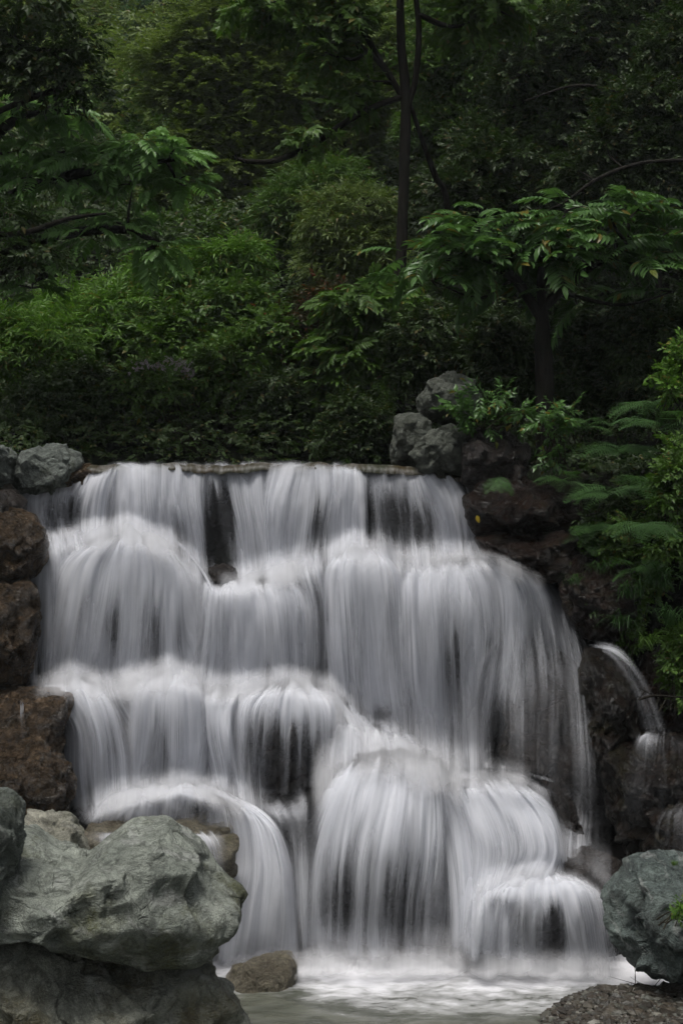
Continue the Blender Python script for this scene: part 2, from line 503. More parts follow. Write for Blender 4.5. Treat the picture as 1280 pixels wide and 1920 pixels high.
def cliff_depth(px, py):
    d = 13.05 + 0 * px
    for T, dd in ((T1, 0.60), (T2, 0.50), (T3, 0.62)):
        t = ctl(px, T)
        d = d - dd * sstep(t - 26, t + 22, py)
    t = ctl(px, T4)
    d = d - 0.28 * sstep(t - 20, t + 22, py) * sstep(835, 900, px)
    d = d - 0.32 * sstep(1440, 1800, py)
    return d


def rocky(p, seed, s):
    return fbm(p * s, seed, 5, 0.55) * 0.6 + fbm(p * s * 0.7, seed + 9, 4, 0.5, ridge=True) * 0.4


def build_cliff():
    nr, nc = 330, 380
    v = np.linspace(0, 1, nr)[:, None] + np.zeros((1, nc))
    px = np.linspace(-60, 1290, nc)[None, :] + np.zeros((nr, 1))
    top = ctl(px, T0)
    py = top + (1860 - top) * v
    d = cliff_depth(px, py) + 0.16 + 0.16 * sstep(1640, 1780, py)
    P = at_arr(px.ravel(), py.ravel(), d.ravel())
    n = rocky(P, 3, 2.6) * 0.16 + rocky(P, 8, 7) * 0.045
    # blocky steps
    P[:, 1] += np.round(n * 14) / 14 * 0.5 + n * 0.5
    # top lip runs back under the stream
    P = P.reshape(nr, nc, 3)
    lip = []
    for k, (dy, dz) in enumerate(((1.6, -0.02), (0.9, 0.0), (0.4, 0.01), (0.12, 0.005))):
        q = P[0].copy(); q[:, 1] += dy; q[:, 2] += dz
        lip.append(q)
    P = np.concatenate([np.array(lip), P], 0)
    o = obj_np("cliff", P.reshape(-1, 3), [grid_faces(nr + 4, nc)[:, ::-1]], M['dark_rock'])
    tag(o, kind="structure")


build_cliff()

# ------------------------------------------------------------------ terrain
CREST_Z = 3.83


def terr(x, y):
    x, y = np.asarray(x, float), np.asarray(y, float)
    hill = 0.42 * np.maximum(0, y - 17.0) + 0.006 * np.maximum(0, y - 24) ** 1.25
    hill = hill * (1 + 0.10 * np.clip(x / 10, -1, 1.4))
    up = CREST_Z - 0.1 + 0.10 * np.maximum(0, y - 15) + hill
    up = up + 0.35 * sstep(1.4, 3.4, x) * sstep(13.0, 15.5, y) + 0.2 * sstep(-2.4, -4.5, x) * sstep(13.0, 15.5, y)
    # the edge of the upper terrace
    edge = 13.25 - 1.15 * sstep(1.6, 3.0, x) - 0.6 * sstep(-3.2, -4.6, x)
    low = -0.35 + 0.5 * sstep(0.72, 1.85, x - 0.25 * (y - 9.8)) * sstep(10.9, 9.9, y) + 0.35 * sstep(2.2, 3.4, x)
    low = low + 0.6 * sstep(-1.5, -3.0, x)
    # right bank climbs towards the cliff
    k = sstep(edge - 0.55 - 0.9 * sstep(2.0, 3.4, x), edge + 0.1, y)
    return low + (up - low) * k


def build_terrain():
    xs = np.concatenate([-np.geomspace(9, 60, 26)[::-1], np.linspace(-8.8, 8.8, 200), np.geomspace(9, 60, 26)])
    ys = np.concatenate([np.linspace(-40, 7.5, 14), np.linspace(7.8, 20, 150), np.linspace(20.3, 60, 90), np.geomspace(61, 100, 14)])
    X, Y = np.meshgrid(xs, ys)
    Z = terr(X, Y)
    P = np.stack([X, Y, Z], -1).reshape(-1, 3)
    n = fbm(P * np.array([0.6, 0.6, 0.3]), 31, 4) * 0.4 * sstep(13.5, 20, P[:, 1]) + fbm(P * 2.2, 32, 4) * 0.08
    P[:, 2] += n
    o = obj_np("ground", P, [grid_faces(len(ys), len(xs))], M['soil'])
    tag(o, kind="structure")


build_terrain()

# ------------------------------------------------------------------ boulders
_ico = {}


def ico(n):
    if n not in _ico:
        import bmesh
        bm = bmesh.new()
        bmesh.ops.create_icosphere(bm, subdivisions=n, radius=1)
        V = np.array([v.co[:] for v in bm.verts])
        Fc = np.array([[v.index for v in f.verts] for f in bm.faces])
        bm.free()
        _ico[n] = (V, Fc)
    return _ico[n]


def norm_(v):
    return v / np.linalg.norm(v, axis=1, keepdims=True)


def rock(name, outline, Y, ry, mat, label, seed, sub=6, cuts=14, rough=1.0, n=2.5, cat="boulder", group=None, up=0.0, round_=1.0, keep=0.0):
    """outline: the boulder's silhouette in photo pixels (star-shaped), Y its distance, ry its half thickness"""
    r_ = np.random.default_rng(seed)
    ol = np.array(outline, float)
    P2 = np.stack([(ol[:, 0] - 640) * Y / F, H - (ol[:, 1] - HZ) * Y / F], -1)
    c = (P2.max(0) + P2.min(0)) / 2
    th = np.linspace(-math.pi, math.pi, 361)
    rad = np.zeros(361)
    A = P2 - c
    B = np.roll(A, -1, 0)
    for i, t in enumerate(th):
        dx, dz = math.cos(t), math.sin(t)
        e = B - A
        den = dx * e[:, 1] - dz * e[:, 0]
        den = np.where(np.abs(den) < 1e-9, 1e-9, den)
        s = (A[:, 0] * e[:, 1] - A[:, 1] * e[:, 0]) / den
        u = (A[:, 0] * dz - A[:, 1] * dx) / den
        ok = (s > 0) & (u >= -1e-6) & (u <= 1 + 1e-6)
        rad[i] = s[ok].max() if ok.any() else 0.1
    kk = np.array([1, 2, 3, 2, 1.0]); kk /= kk.sum()
    rr = np.convolve(np.concatenate([rad[-3:-1], rad, rad[1:3]]), kk, 'valid')
    V, Fc = ico(sub)
    V = V.copy()
    rho = np.hypot(V[:, 0], V[:, 2])
    t = np.abs(V[:, 1])
    s = 1 / (rho ** n + t ** n) ** (1 / n)
    V = V * s[:, None]
    # flat broken faces: planes that cut the body, mostly towards the front and top
    for k in range(cuts):
        nn = r_.normal(size=3)
        nn[1] = -abs(nn[1]) * 1.3 if k % 3 else nn[1]
        nn /= np.linalg.norm(nn)
        off = r_.uniform(0.74, 0.96)
        if abs(nn[1]) < 0.35: off = max(off, 0.93)
        d = V @ nn - off + 0.05 * vnoise(V * 2.1 + k, seed)
        V = V - nn * (np.clip(d, 0, None) * 0.85)[:, None]
    ang = np.arctan2(V[:, 2], V[:, 0])
    R = np.interp(ang, th, rr)
    size = float(np.sqrt(np.mean(rad ** 2)))
    P = np.stack([V[:, 0] * R, V[:, 1] * ry, V[:, 2] * R], -1)
    dirn = P / (np.linalg.norm(P, axis=1, keepdims=True) + 1e-9)
    q = P / size
    disp = fbm(q * 1.7, seed, 4, 0.5) * 0.055 + fbm(q * 4.5, seed + 5, 5, 0.6, ridge=True) * 0.035 + fbm(q * 13, seed + 7, 4, 0.6) * 0.012
    for K, amp, sl_ in ((46, .06, .36), (420, .020, .30)):       # broken facets: tilted planes in irregular cells
        sd_ = norm_(r_.normal(size=(K, 3))) * r_.uniform(.7, 1.2, (K, 1))
        qq = q + .12 * np.stack([vnoise(q * 3 + 5 * j, seed + 20 + j) for j in range(3)], -1)
        b1 = np.full(len(q), 9.0); b2 = b1.copy(); f1 = np.zeros(len(q)); f2 = np.zeros(len(q))
        for i_ in range(K):
            dl = qq - sd_[i_]
            dd = np.einsum('ij,ij->i', dl, dl)
            val = r_.uniform(-1, 1) * amp * .6 + dl @ (r_.normal(size=3) * sl_)
            m1 = dd < b1
            f2 = np.where(m1, f1, np.where(dd < b2, val, f2)); b2 = np.where(m1, b1, np.minimum(b2, dd))
            f1 = np.where(m1, val, f1); b1 = np.where(m1, dd, b1)
        w_ = np.clip((np.sqrt(b2) - np.sqrt(b1)) / (.09 if K < 100 else .035), 0, 1) * .5 + .5
        disp = disp + np.clip(f1 * w_ + f2 * (1 - w_), -amp * 1.5, amp * 1.5)
    crk = fbm(q * 2.6 + 9, seed + 3, 3, 0.5)
    disp -= 0.03 * np.exp(-(crk / 0.03) ** 2)
    P = P + dirn * (disp * size * rough)[:, None]
    P[:, 2] += up
    C = np.array([c[0], Y, c[1]])
    base = C + np.array([0, 0, P[:, 2].min()])
    o = obj_np(name, P + C, [Fc], M[mat], origin=base)
    tag(o, label, cat, group)
    return o


# foreground, bottom left
rock("boulder", [(-190, 1650), (-60, 1560), (40, 1572), (90, 1588), (165, 1600), (200, 1572), (245, 1546), (300, 1556), (345, 1580), (372, 1600), (392, 1640), (420, 1668), (452, 1690), (470, 1716), (466, 1738), (440, 1760), (412, 1785), (380, 1803), (300, 1800), (200, 1785), (110, 1766), (40, 1745), (-60, 1745), (-170, 1730)], 8.9, 0.75, 'green_rock',
     "large grey-green boulder with a pointed end overhanging at the bottom left", 11, sub=7, cuts=34, rough=0.62, n=2.4)
rock("boulder", [(-200, 1760), (40, 1735), (200, 1775), (330, 1795), (395, 1803), (402, 1850), (428, 1870), (431, 1960), (400, 2110), (-200, 2110)], 9.0, 0.72, 'under_rock',
     "stained dark boulder in the shade under the large grey-green boulder", 12, sub=7, cuts=18, rough=1.1, n=3.0)
rock("boulder", [(-110, 1540), (-40, 1480), (5, 1490), (30, 1505), (37, 1545), (30, 1590), (20, 1650), (0, 1700), (-90, 1720)], 8.45, 0.35, 'crest_rock',
     "tall grey stone cut by the left edge beside the large grey-green boulder", 13, cuts=14)
rock("boulder", [(30, 1560), (44, 1530), (75, 1533), (100, 1529), (130, 1538), (152, 1570), (157, 1600), (150, 1625), (40, 1620)], 9.45, 0.3, 'pale_rock',
     "small pale cream stone behind the large grey-green boulder", 14, cuts=14, rough=1.1)
# foreground, right
rock("boulder", [(1146, 1705), (1158, 1665), (1194, 1632), (1250, 1620), (1330, 1616), (1420, 1680), (1420, 1790), (1300, 1842), (1230, 1838), (1190, 1815), (1164, 1770)], 9.95, 0.5, 'teal_rock',
     "blue-green boulder overhanging the shore at the right edge", 15, sub=7, cuts=24, rough=1.1, n=2.8)
# stone in the pool
rock("boulder", [(418, 1850), (440, 1815), (465, 1797), (510, 1793), (548, 1795), (560, 1812), (556, 1840), (545, 1862), (500, 1880), (430, 1875)], 10.55, 0.22, 'pool_rock',
     "small tan flat-topped stone standing in the foaming pool", 16, cuts=8, n=3.5, rough=.6)
# ledge slab, left of the falls
rock("ledge_slab", [(110, 1585), (150, 1553), (260, 1552), (380, 1549), (432, 1548), (446, 1562), (442, 1600), (425, 1636), (380, 1660), (260, 1720), (120, 1720)], 10.95, 0.42, 'pool_rock',
     "flat wet slab with a squared mossy corner jutting out behind the large boulder", 17, cuts=8, n=5, cat="rock ledge")
# brown blocks, left side
rock("boulder", [(-110, 1020), (-60, 962), (20, 958), (62, 968), (84, 990), (82, 1040), (62, 1085), (20, 1098), (-100, 1090)], 12.15, 0.42, 'brown_rock',
     "rounded rusty brown boulder uppermost of the wet blocks left of the falls", 21, cuts=22, n=3.4, rough=.75)
rock("boulder", [(-110, 1110), (-20, 1100), (40, 1092), (66, 1098), (74, 1140), (64, 1200), (50, 1255), (40, 1290), (-110, 1300)], 12.0, 0.42, 'brown_rock',
     "brown boulder with pale mottling just under the rounded rusty one", 22, cuts=22, n=3.6, rough=.75)
rock("boulder", [(-110, 1302), (0, 1305), (90, 1308), (122, 1316), (130, 1360), (136, 1440), (134, 1500), (126, 1535), (-110, 1540)], 11.5, 0.45, 'brown_rock',
     "square dark brown block with a thin trickle down its face", 23, cuts=8, n=6, rough=0.7)
rock("boulder", [(-110, 1420), (0, 1408), (60, 1398), (95, 1420), (124, 1440), (130, 1480), (118, 1525), (60, 1545), (-110, 1560)], 11.0, 0.38, 'brown_rock',
     "rough reddish brown boulder leaning against the square brown block", 24, cuts=24, rough=1.0, n=3)
# crest, left
rock("boulder", [(22, 890), (30, 868), (50, 846), (90, 838), (125, 836), (142, 852), (152, 875), (148, 900), (110, 925), (40, 925)], 12.95, 0.35, 'crest_rock',
     "grey boulder at the left end of the crest of the falls", 25, cuts=14)
rock("boulder", [(-70, 860), (-20, 838), (12, 836), (28, 856), (30, 900), (-60, 930)], 12.7, 0.3, 'crest_rock',
     "grey stone cut by the left edge beside the crest boulder", 26, cuts=12)
rock("boulder", [(-120, 925), (-20, 920), (28, 916), (46, 938), (30, 972), (-110, 985)], 12.5, 0.4, 'dark_rock',
     "dark wet stone wedged under the two grey crest boulders", 27, cuts=12)
rock("boulder", [(100, 915), (110, 890), (140, 870), (165, 868), (178, 880), (176, 912), (140, 925)], 13.05, 0.25, 'brown_rock',
     "small brown stone between the crest boulder and the falling water", 28, cuts=12)
# crest, right
rock("boulder", [(736, 800), (739, 780), (770, 776), (800, 779), (806, 800), (808, 850), (800, 880), (735, 875)], 13.35, 0.28, 'lichen_rock',
     "square lichened grey block standing on the crest of the falls", 31, cuts=10, n=4.5, rough=0.8)
rock("boulder", [(768, 860), (775, 835), (800, 812), (830, 796), (855, 800), (872, 825), (878, 860), (865, 895), (800, 890)], 13.0, 0.3, 'lichen_rock',
     "rounded lichened grey boulder in front of the square crest block", 32, cuts=14)
rock("boulder", [(782, 750), (792, 725), (815, 705), (850, 700), (890, 715), (900, 760), (880, 790), (830, 795), (790, 780)], 13.6, 0.32, 'lichen_rock',
     "topmost grey boulder balanced above the square crest block", 33, cuts=14)
rock("boulder", [(860, 830), (900, 808), (950, 812), (985, 840), (990, 900), (960, 935), (890, 930), (862, 895)], 12.85, 0.4, 'dark_rock',
     "dark shaded boulder right of the rounded lichened one", 34, cuts=14)
rock("boulder", [(870, 930), (900, 905), (1000, 900), (1075, 930), (1080, 985), (1000, 1010), (900, 1000), (880, 970)], 12.55, 0.45, 'redbrown_rock',
     "dark overhanging slab beside the top step on the right bank", 35, cuts=14, n=3)
rock("boulder", [(895, 1010), (930, 1003), (1020, 1000), (1080, 995), (1100, 1040), (1080, 1090), (1010, 1085), (950, 1045), (905, 1040)], 12.35, 0.4, 'redbrown_rock',
     "flat layered rusty rock above the right-hand dome of water", 36, cuts=10, n=4)
rock("boulder", [(1055, 1100), (1080, 1050), (1130, 1030), (1180, 1060), (1190, 1150), (1150, 1215), (1100, 1200), (1070, 1150)], 12.0, 0.45, 'redbrown_rock',
     "dark red boulder among the ferns above the thin side stream", 37, cuts=14)
rock("boulder", [(1085, 1260), (1092, 1215), (1130, 1218), (1170, 1250), (1195, 1310), (1200, 1400), (1180, 1450), (1110, 1440), (1090, 1350)], 11.65, 0.42, 'moss_rock',
     "dark rounded boulder the thin side stream curls around", 38, cuts=10)
rock("boulder", [(1138, 1450), (1145, 1405), (1190, 1380), (1250, 1378), (1330, 1390), (1350, 1520), (1300, 1610), (1180, 1610), (1145, 1540)], 11.25, 0.42, 'moss_rock',
     "mossy brown boulder below the thin side stream at the right edge", 39, cuts=12)
rock("boulder", [(1215, 1590), (1222, 1540), (1250, 1508), (1300, 1495), (1360, 1520), (1370, 1640), (1230, 1640)], 10.8, 0.32, 'moss_rock',
     "small dark ribbed boulder behind the blue-green boulder", 40, cuts=12)
rock("boulder", [(1180, 1300), (1215, 1240), (1300, 1200), (1400, 1220), (1420, 1400), (1290, 1390), (1210, 1370)], 11.7, 0.45, 'redbrown_rock',
     "black shaded rock under the grass at the right edge", 41, cuts=12)
# rocks showing through the water
rock("boulder", [(385, 1090), (395, 1065), (420, 1058), (440, 1068), (446, 1095), (420, 1110)], 12.72, 0.16, 'dark_rock',
     "small wet knob of rock behind the thin brown gap in the top curtain", 51, sub=5)
rock("boulder", [(455, 1400), (470, 1330), (505, 1296), (555, 1290), (600, 1312), (622, 1380), (620, 1470), (600, 1515), (480, 1515)], 12.15, 0.32, 'dark_rock',
     "dark domed boulder behind the umbrella of water at mid height", 52, cuts=6)
rock("boulder", [(480, 1530), (500, 1500), (540, 1492), (580, 1500), (610, 1540), (600, 1600), (520, 1620)], 11.75, 0.3, 'dark_rock',
     "wet grey rock between the mid-height umbrella and the great lower dome", 53, cuts=8)
rock("boulder", [(570, 1660), (600, 1570), (680, 1525), (760, 1515), (840, 1535), (870, 1640), (870, 1820), (570, 1820)], 11.6, 0.3, 'dark_rock',
     "great dark boulder behind the widest dome of falling water", 54, cuts=6, n=3)
rock("boulder", [(958, 1780), (962, 1710), (990, 1668), (1040, 1662), (1080, 1700), (1100, 1760), (1105, 1830), (960, 1830)], 11.15, 0.24, 'dark_rock',
     "dark boulder showing through the lowest small fall on the right", 55, cuts=8)
rock("boulder", [(930, 1470), (935, 1300), (980, 1210), (1050, 1190), (1100, 1260), (1130, 1400), (1140, 1560), (1090, 1640), (1030, 1600)], 12.45, 0.4, 'dark_rock',
     "tall brown boulder veiled by the right-hand fan of water", 56, cuts=8)
rock("boulder", [(1000, 1490), (1015, 1462), (1045, 1470), (1075, 1520), (1095, 1580), (1085, 1630), (1030, 1630), (1010, 1560)], 11.7, 0.25, 'dark_rock',
     "dark stone with thin runnels right of the great lower dome", 57, cuts=8)
rock("boulder", [(1040, 1640), (1050, 1610), (1090, 1596), (1130, 1600), (1165, 1625), (1160, 1680), (1060, 1690)], 11.1, 0.25, 'dark_rock',
     "low wet stone in the mist behind the blue-green boulder", 58, cuts=8)
# ------------------------------------------------------------------ the falling water
WATERFALL = empty("waterfall", (0.0, 11.5, 0.0))
tag(WATERFALL, "broad white waterfall tumbling in silky tiers over dark stepped rock", "waterfall")

# thin places where dark rock shows through: cx, cy, rx, ry, strength
GAPS = [(412, 985, 24, 80, 0.95), (420, 1060, 16, 30, .5), (590, 960, 22, 75, 0.42), (738, 965, 38, 60, 0.42), (790, 985, 25, 45, 0.25),
        (130, 955, 38, 40, 0.30), (345, 1000, 18, 40, 0.15), (690, 950, 10, 60, 0.15), (560, 1110, 30, 60, 0.2), (600, 1150, 26, 110, 0.10),
        (215, 1180, 26, 80, 0.28), (290, 1190, 18, 60, 0.22), (150, 1140, 16, 80, 0.12),
        (340, 1180, 14, 50, 0.12), (850, 1230, 22, 120, 0.30), (800, 1180, 16, 100, 0.2), (735, 1180, 20, 90, 0.15), (880, 1160, 14, 60, 0.1),
        (530, 1410, 72, 85, 0.50), (500, 1350, 30, 50, 0.15), (300, 1400, 26, 70, 0.30), (205, 1400, 26, 60, 0.22),
        (1045, 1390, 90, 120, 0.5), (955, 1400, 28, 70, 0.3), (1100, 1430, 55, 120, 0.2), (1000, 1230, 30, 40, 0.15),
        (560, 1560, 50, 60, 0.35), (640, 1690, 80, 100, 0.28), (760, 1700, 66, 110, 0.34), (940, 1600, 30, 40, 0.15), (700, 1600, 40, 60, 0.15),
        (1030, 1750, 50, 70, 0.5), (940, 1700, 24, 26, 0.25), (985, 1700, 14, 50, 0.25), (720, 1340, 30, 20, 0.2),
        (370, 1520, 30, 25, 0.25), (300, 1520, 14, 25, 0.15)]


def catmull(P, n):
    """P (k, ...) control points -> (n, ...) smooth samples, ends clamped"""
    P = np.asarray(P, float)
    k = len(P)
    if k == 2:
        t = np.linspace(0, 1, n).reshape((-1,) + (1,) * (P.ndim - 1))
        return P[0] * (1 - t) + P[1] * t
    Q = np.concatenate([[2 * P[0] - P[1]], P, [2 * P[-1] - P[-2]]])
    t = np.linspace(0, k - 1, n)
    i = np.minimum(t.astype(int), k - 2)
    f = (t - i).reshape((-1,) + (1,) * (P.ndim - 1))
    p0, p1, p2, p3 = Q[i], Q[i + 1], Q[i + 2], Q[i + 3]
    return 0.5 * (2 * p1 + (p2 - p0) * f + (2 * p0 - 5 * p1 + 4 * p2 - p3) * f ** 2 + (3 * p1 - p0 - 3 * p2 + p3) * f ** 3)


_fall_n = [0]


def cascade(lines, dens=0.75, layers=3, soft=(0.7, 0.12, 0.6), off=0.05, bulge=0.1, edge=0.06, top=0.19, bot=0.2, gapk=1.0, name="cascade", label=None,
            prof=(1.0, 0.92, 0.72, 0.62, 0.72), dpath=None, side=0.2, bright_top=0.25, wide=False, widen=0.09, jagk=.9):
    """lines: streamlines in photo pixels, each following the water from lip to foot"""
    _fall_n[0] += 1
    sd = _fall_n[0]
    m = max(len(l) for l in lines)
    nu, nv = (420, 110) if wide else (120, 40)
    L = [catmull(l, nv) for l in lines]
    L = catmull(np.array(L), nu)                 # (nu, nv, 2)
    if widen:                                    # spread the outer streamlines so neighbours overlap
        mid_ = L.mean(0, keepdims=True)
        L = mid_ + (L - mid_) * (1 + widen)
    Vs, Fs, A, S, SEED, UV = [], [], [], [], [], []
    for k in range(layers):
        px, py = L[..., 0].copy(), L[..., 1].copy()
        u = np.linspace(0, 1, nu)[:, None] + np.zeros((1, nv))
        v = np.linspace(0, 1, nv)[None, :] + np.zeros((nu, 1))
        q = np.stack([u.ravel() * 5 + sd * 7.1, v.ravel() * 1.2 + k * 3.3, 0 * u.ravel() + k], -1)
        w = (L[-1, :, 0] - L[0, :, 0]).mean()
        px += vnoise(q, sd).reshape(nu, nv) * min(5, abs(w) * 0.03) * (0.3 + v)
        py += (vnoise(q * 2.3, sd + 5).reshape(nu, nv) * 7) * (1 - v)
        d = cliff_depth(px, py)
        # water leaves the lip and arcs clear of the rock: never nearer rock than its own past path
        dd = d.copy()
        for j in range(1, nv):
            dd[:, j] = np.minimum(dd[:, j], dd[:, j - 1] + 0.015)
        d = 0.5 * d + 0.5 * dd if dpath is None else np.interp(v, np.linspace(0, 1, len(dpath)), dpath)
        for _ in range(3):                        # smooth along the flow
            d[:, 1:-1] = (d[:, :-2] + d[:, 1:-1] + d[:, 2:]) / 3
        e = (2 * u - 1) ** 4
        d = d - off + vnoise(np.stack([px.ravel() / 90, py.ravel() / 200, 0 * px.ravel() + sd], -1), 51).reshape(px.shape) * .07 - bulge * np.sin(np.pi * np.clip(v * 1.1, 0, 1)) ** 0.7 * (1 - e) + edge * e - 0.045 * (k - (layers - 1) / 2)
        q2 = np.stack([u.ravel() * w / 20.0 + sd, v.ravel() * 1.5, 0 * u.ravel() + k * 5], -1)
        d += (vnoise(q2, sd + 1) * 0.035 + vnoise(q2 * 2.7, sd + 2) * 0.014).reshape(nu, nv)
        P = at_arr(px.ravel(), py.ravel(), d.ravel())
        a = dens * np.interp(v, [0, .25, .55, .8, 1], prof)
        gn = (1.15 + .9 * vnoise(np.stack([u.ravel() * abs(w) / 9, v.ravel() * .5, 0 * u.ravel() + k * 3 + sd], -1), 21)).reshape(px.shape)
        for cx, cy, rx, ry, g in GAPS:
            rr = ((px - cx) / rx) ** 2 + ((py - cy) / ry) ** 2
            a -= gapk * g * gn * np.exp(-rr * 1.1)
        a += bright_top * np.exp(-((v - top * 1.1) / 0.16) ** 2) * (.75 + .8 * vnoise(np.stack([u.ravel() * abs(w) / 40 + sd * 3, 0 * u.ravel(), 0 * u.ravel() + k], -1), 41)).reshape(px.shape)
        jag = top * (1.2 + jagk * vnoise(np.stack([u.ravel() * abs(w) / 11, 0 * u.ravel(), 0 * u.ravel() + k + sd], -1), 31)).reshape(px.shape)
        fade = sstep(0, side, u) * sstep(1, 1 - side, u) * sstep(0, 1, v / np.maximum(jag, .01)) * sstep(0, 1, (1 - v) / np.maximum(bot * (1.3 + 1.0 * vnoise(np.stack([u.ravel() * abs(w) / 16, 0 * u.ravel(), 0 * u.ravel() + k + sd + 9], -1), 33)).reshape(px.shape), .01))
        a = np.clip(a, 0.07, 1.3) * fade
        s = np.interp(v, [0, 0.5, 1], soft)
        Vs.append(P); A.append(a.ravel()); S.append(s.ravel()); SEED.append(np.full(nu * nv, sd * 1.7 + k * 0.61))
        ln = np.linalg.norm(np.diff(L, axis=1), axis=2).mean() * (nv - 1) * 12 / F
        UV.append(np.stack([(u * abs(w) * 12 / F).ravel(), (v * ln).ravel()], -1))
        Fs.append(grid_faces(nu, nv) + k * nu * nv)
    o = obj_np(name, np.concatenate(Vs), [np.concatenate(Fs)], M['water'], parent=WATERFALL, uv=np.concatenate(UV),
               attrs=dict(film=np.concatenate(A), softness=np.concatenate(S), seed=np.concatenate(SEED)))
    o.location = (-WATERFALL.location[0], -WATERFALL.location[1], -WATERFALL.location[2])
    if label: o["label"] = label
    return o


# --- a thin continuous film over all the steps
cascade([[(24, 912), (26, 1020), (28, 1150), (10, 1290), (110, 1400), (128, 1560)], [(150, 900), (140, 1020), (150, 1150), (150, 1290), (200, 1400), (220, 1560)],
         [(260, 876), (240, 1020), (240, 1150), (250, 1290), (290, 1400), (300, 1560)], [(370, 876), (372, 1020), (375, 1150), (360, 1290), (370, 1430), (390, 1620)],
         [(470, 876), (480, 1020), (480, 1150), (470, 1290), (470, 1500), (500, 1700)], [(560, 876), (560, 1020), (570, 1180), (560, 1320), (570, 1560), (575, 1790)],
         [(650, 880), (650, 1020), (660, 1180), (680, 1380), (660, 1580), (650, 1800)], [(740, 880), (750, 1020), (760, 1180), (770, 1400), (760, 1600), (750, 1800)],
         [(810, 880), (830, 1020), (850, 1180), (860, 1420), (860, 1600), (850, 1800)], [(860, 890), (900, 1040), (960, 1200), (970, 1440), (960, 1600), (940, 1800)],
         [(870, 890), (930, 1040), (1050, 1200), (1070, 1440), (1060, 1620), (1080, 1800)], [(875, 900), (950, 1042), (1100, 1210), (1130, 1440), (1140, 1620), (1160, 1800)]],
        0.40, layers=3, soft=(.15, .15, .15), off=0.04, bulge=0.0, edge=0.0, top=.045, bot=.04, side=.06, gapk=1.2, bright_top=0, prof=(1, 1, 1, 1, 1), wide=True, widen=0)
# --- top curtain
cascade([[(26, 912), (16, 940), (26, 985), (44, 1050)], [(120, 905), (110, 940), (112, 980), (135, 1040)], [(185, 880), (172, 930), (165, 980), (165, 1030)], [(235, 867), (226, 920), (222, 970), (220, 1030)]], 0.62, top=.07, jagk=.3, bright_top=.1, label="left end of the top curtain")
cascade([[(200, 867), (196, 920), (190, 970), (185, 1040)], [(250, 865), (250, 920), (250, 970), (250, 1030)], [(310, 865), (308, 930), (310, 980), (315, 1040)], [(350, 865), (350, 930), (360, 1000), (370, 1080)], [(398, 865), (395, 930), (395, 1000), (392, 1090)]], 0.66, top=.07, jagk=.3, bright_top=.1)
cascade([[(380, 865), (382, 930), (386, 1000), (392, 1095)], [(412, 865), (420, 930), (435, 1010), (450, 1100)], [(455, 865), (465, 930), (476, 1000), (484, 1100)], [(510, 865), (512, 940), (520, 1020), (525, 1100)]], 0.64, top=.07, jagk=.3, bright_top=.1, label="curtain beside the brown gap")
cascade([[(495, 867), (490, 930), (490, 1000), (488, 1100)], [(550, 865), (530, 930), (525, 1000), (525, 1100)], [(600, 867), (600, 930), (590, 1000), (580, 1100)], [(650, 867), (650, 930), (640, 1000), (630, 1100)]], 0.68, top=.07, jagk=.3, bright_top=.1)
cascade([[(620, 869), (610, 930), (608, 990), (605, 1070)], [(650, 871), (650, 930), (650, 990), (650, 1060)], [(690, 880), (692, 930), (694, 990), (696, 1060)]], 0.85, top=.07, jagk=.3, bright_top=.1, bulge=0.14)
cascade([[(670, 880), (682, 930), (690, 990), (700, 1060)], [(730, 884), (735, 930), (745, 990), (755, 1070)], [(780, 884), (795, 930), (810, 990), (820, 1070)], [(820, 882), (845, 930), (862, 990), (870, 1065)]], 0.58, top=.07, jagk=.3, bright_top=.1)
cascade([[(775, 884), (800, 930), (820, 985), (830, 1060)], [(820, 884), (845, 930), (860, 985), (868, 1055)], [(845, 886), (875, 930), (892, 985), (900, 1050)]], 0.78, top=.07, jagk=.3, bright_top=.1, bulge=0.14, side=0.12)
# --- second tier
cascade([[(180, 1005), (90, 1050), (66, 1130), (54, 1230), (44, 1290)], [(215, 998), (160, 1060), (140, 1150), (130, 1230), (125, 1290)], [(245, 990), (232, 1060), (225, 1150), (220, 1230), (215, 1290)], [(270, 996), (300, 1060), (300, 1150), (300, 1230), (300, 1290)], [(290, 1005), (365, 1080), (385, 1160), (390, 1240), (385, 1300)]], 0.74, layers=3, bulge=0.16, bright_top=0.45, label="rounded dome of water on the second tier")
cascade([[(14, 960), (40, 1020), (38, 1120), (26, 1230), (6, 1290)], [(110, 980), (125, 1050), (125, 1130), (122, 1230), (118, 1290)], [(160, 1000), (170, 1050), (175, 1140), (178, 1220), (178, 1290)]], 0.62, layers=2)
cascade([[(300, 990), (350, 1030), (388, 1090), (400, 1180), (405, 1270)], [(360, 1040), (395, 1090), (405, 1130), (410, 1200), (410, 1280)]], 0.6, layers=2, bulge=0.12, side=0.2)
cascade([[(385, 1080), (375, 1110), (368, 1170), (360, 1230), (350, 1300)], [(420, 1086), (415, 1120), (415, 1180), (412, 1240), (410, 1310)], [(470, 1085), (475, 1130), (478, 1180), (480, 1240), (480, 1300)], [(530, 1075), (545, 1130), (550, 1180), (552, 1240), (552, 1300)], [(575, 1060), (600, 1130), (608, 1180), (608, 1240), (600, 1300)]], 0.74, bulge=0.14, bright_top=0.35)
cascade([[(480, 1020), (485, 1070), (500, 1130), (505, 1210), (500, 1290)], [(540, 1020), (560, 1080), (575, 1140), (580, 1210), (575, 1290)], [(600, 1020), (610, 1080), (618, 1140), (618, 1210), (615, 1290)]], 0.5, layers=2)
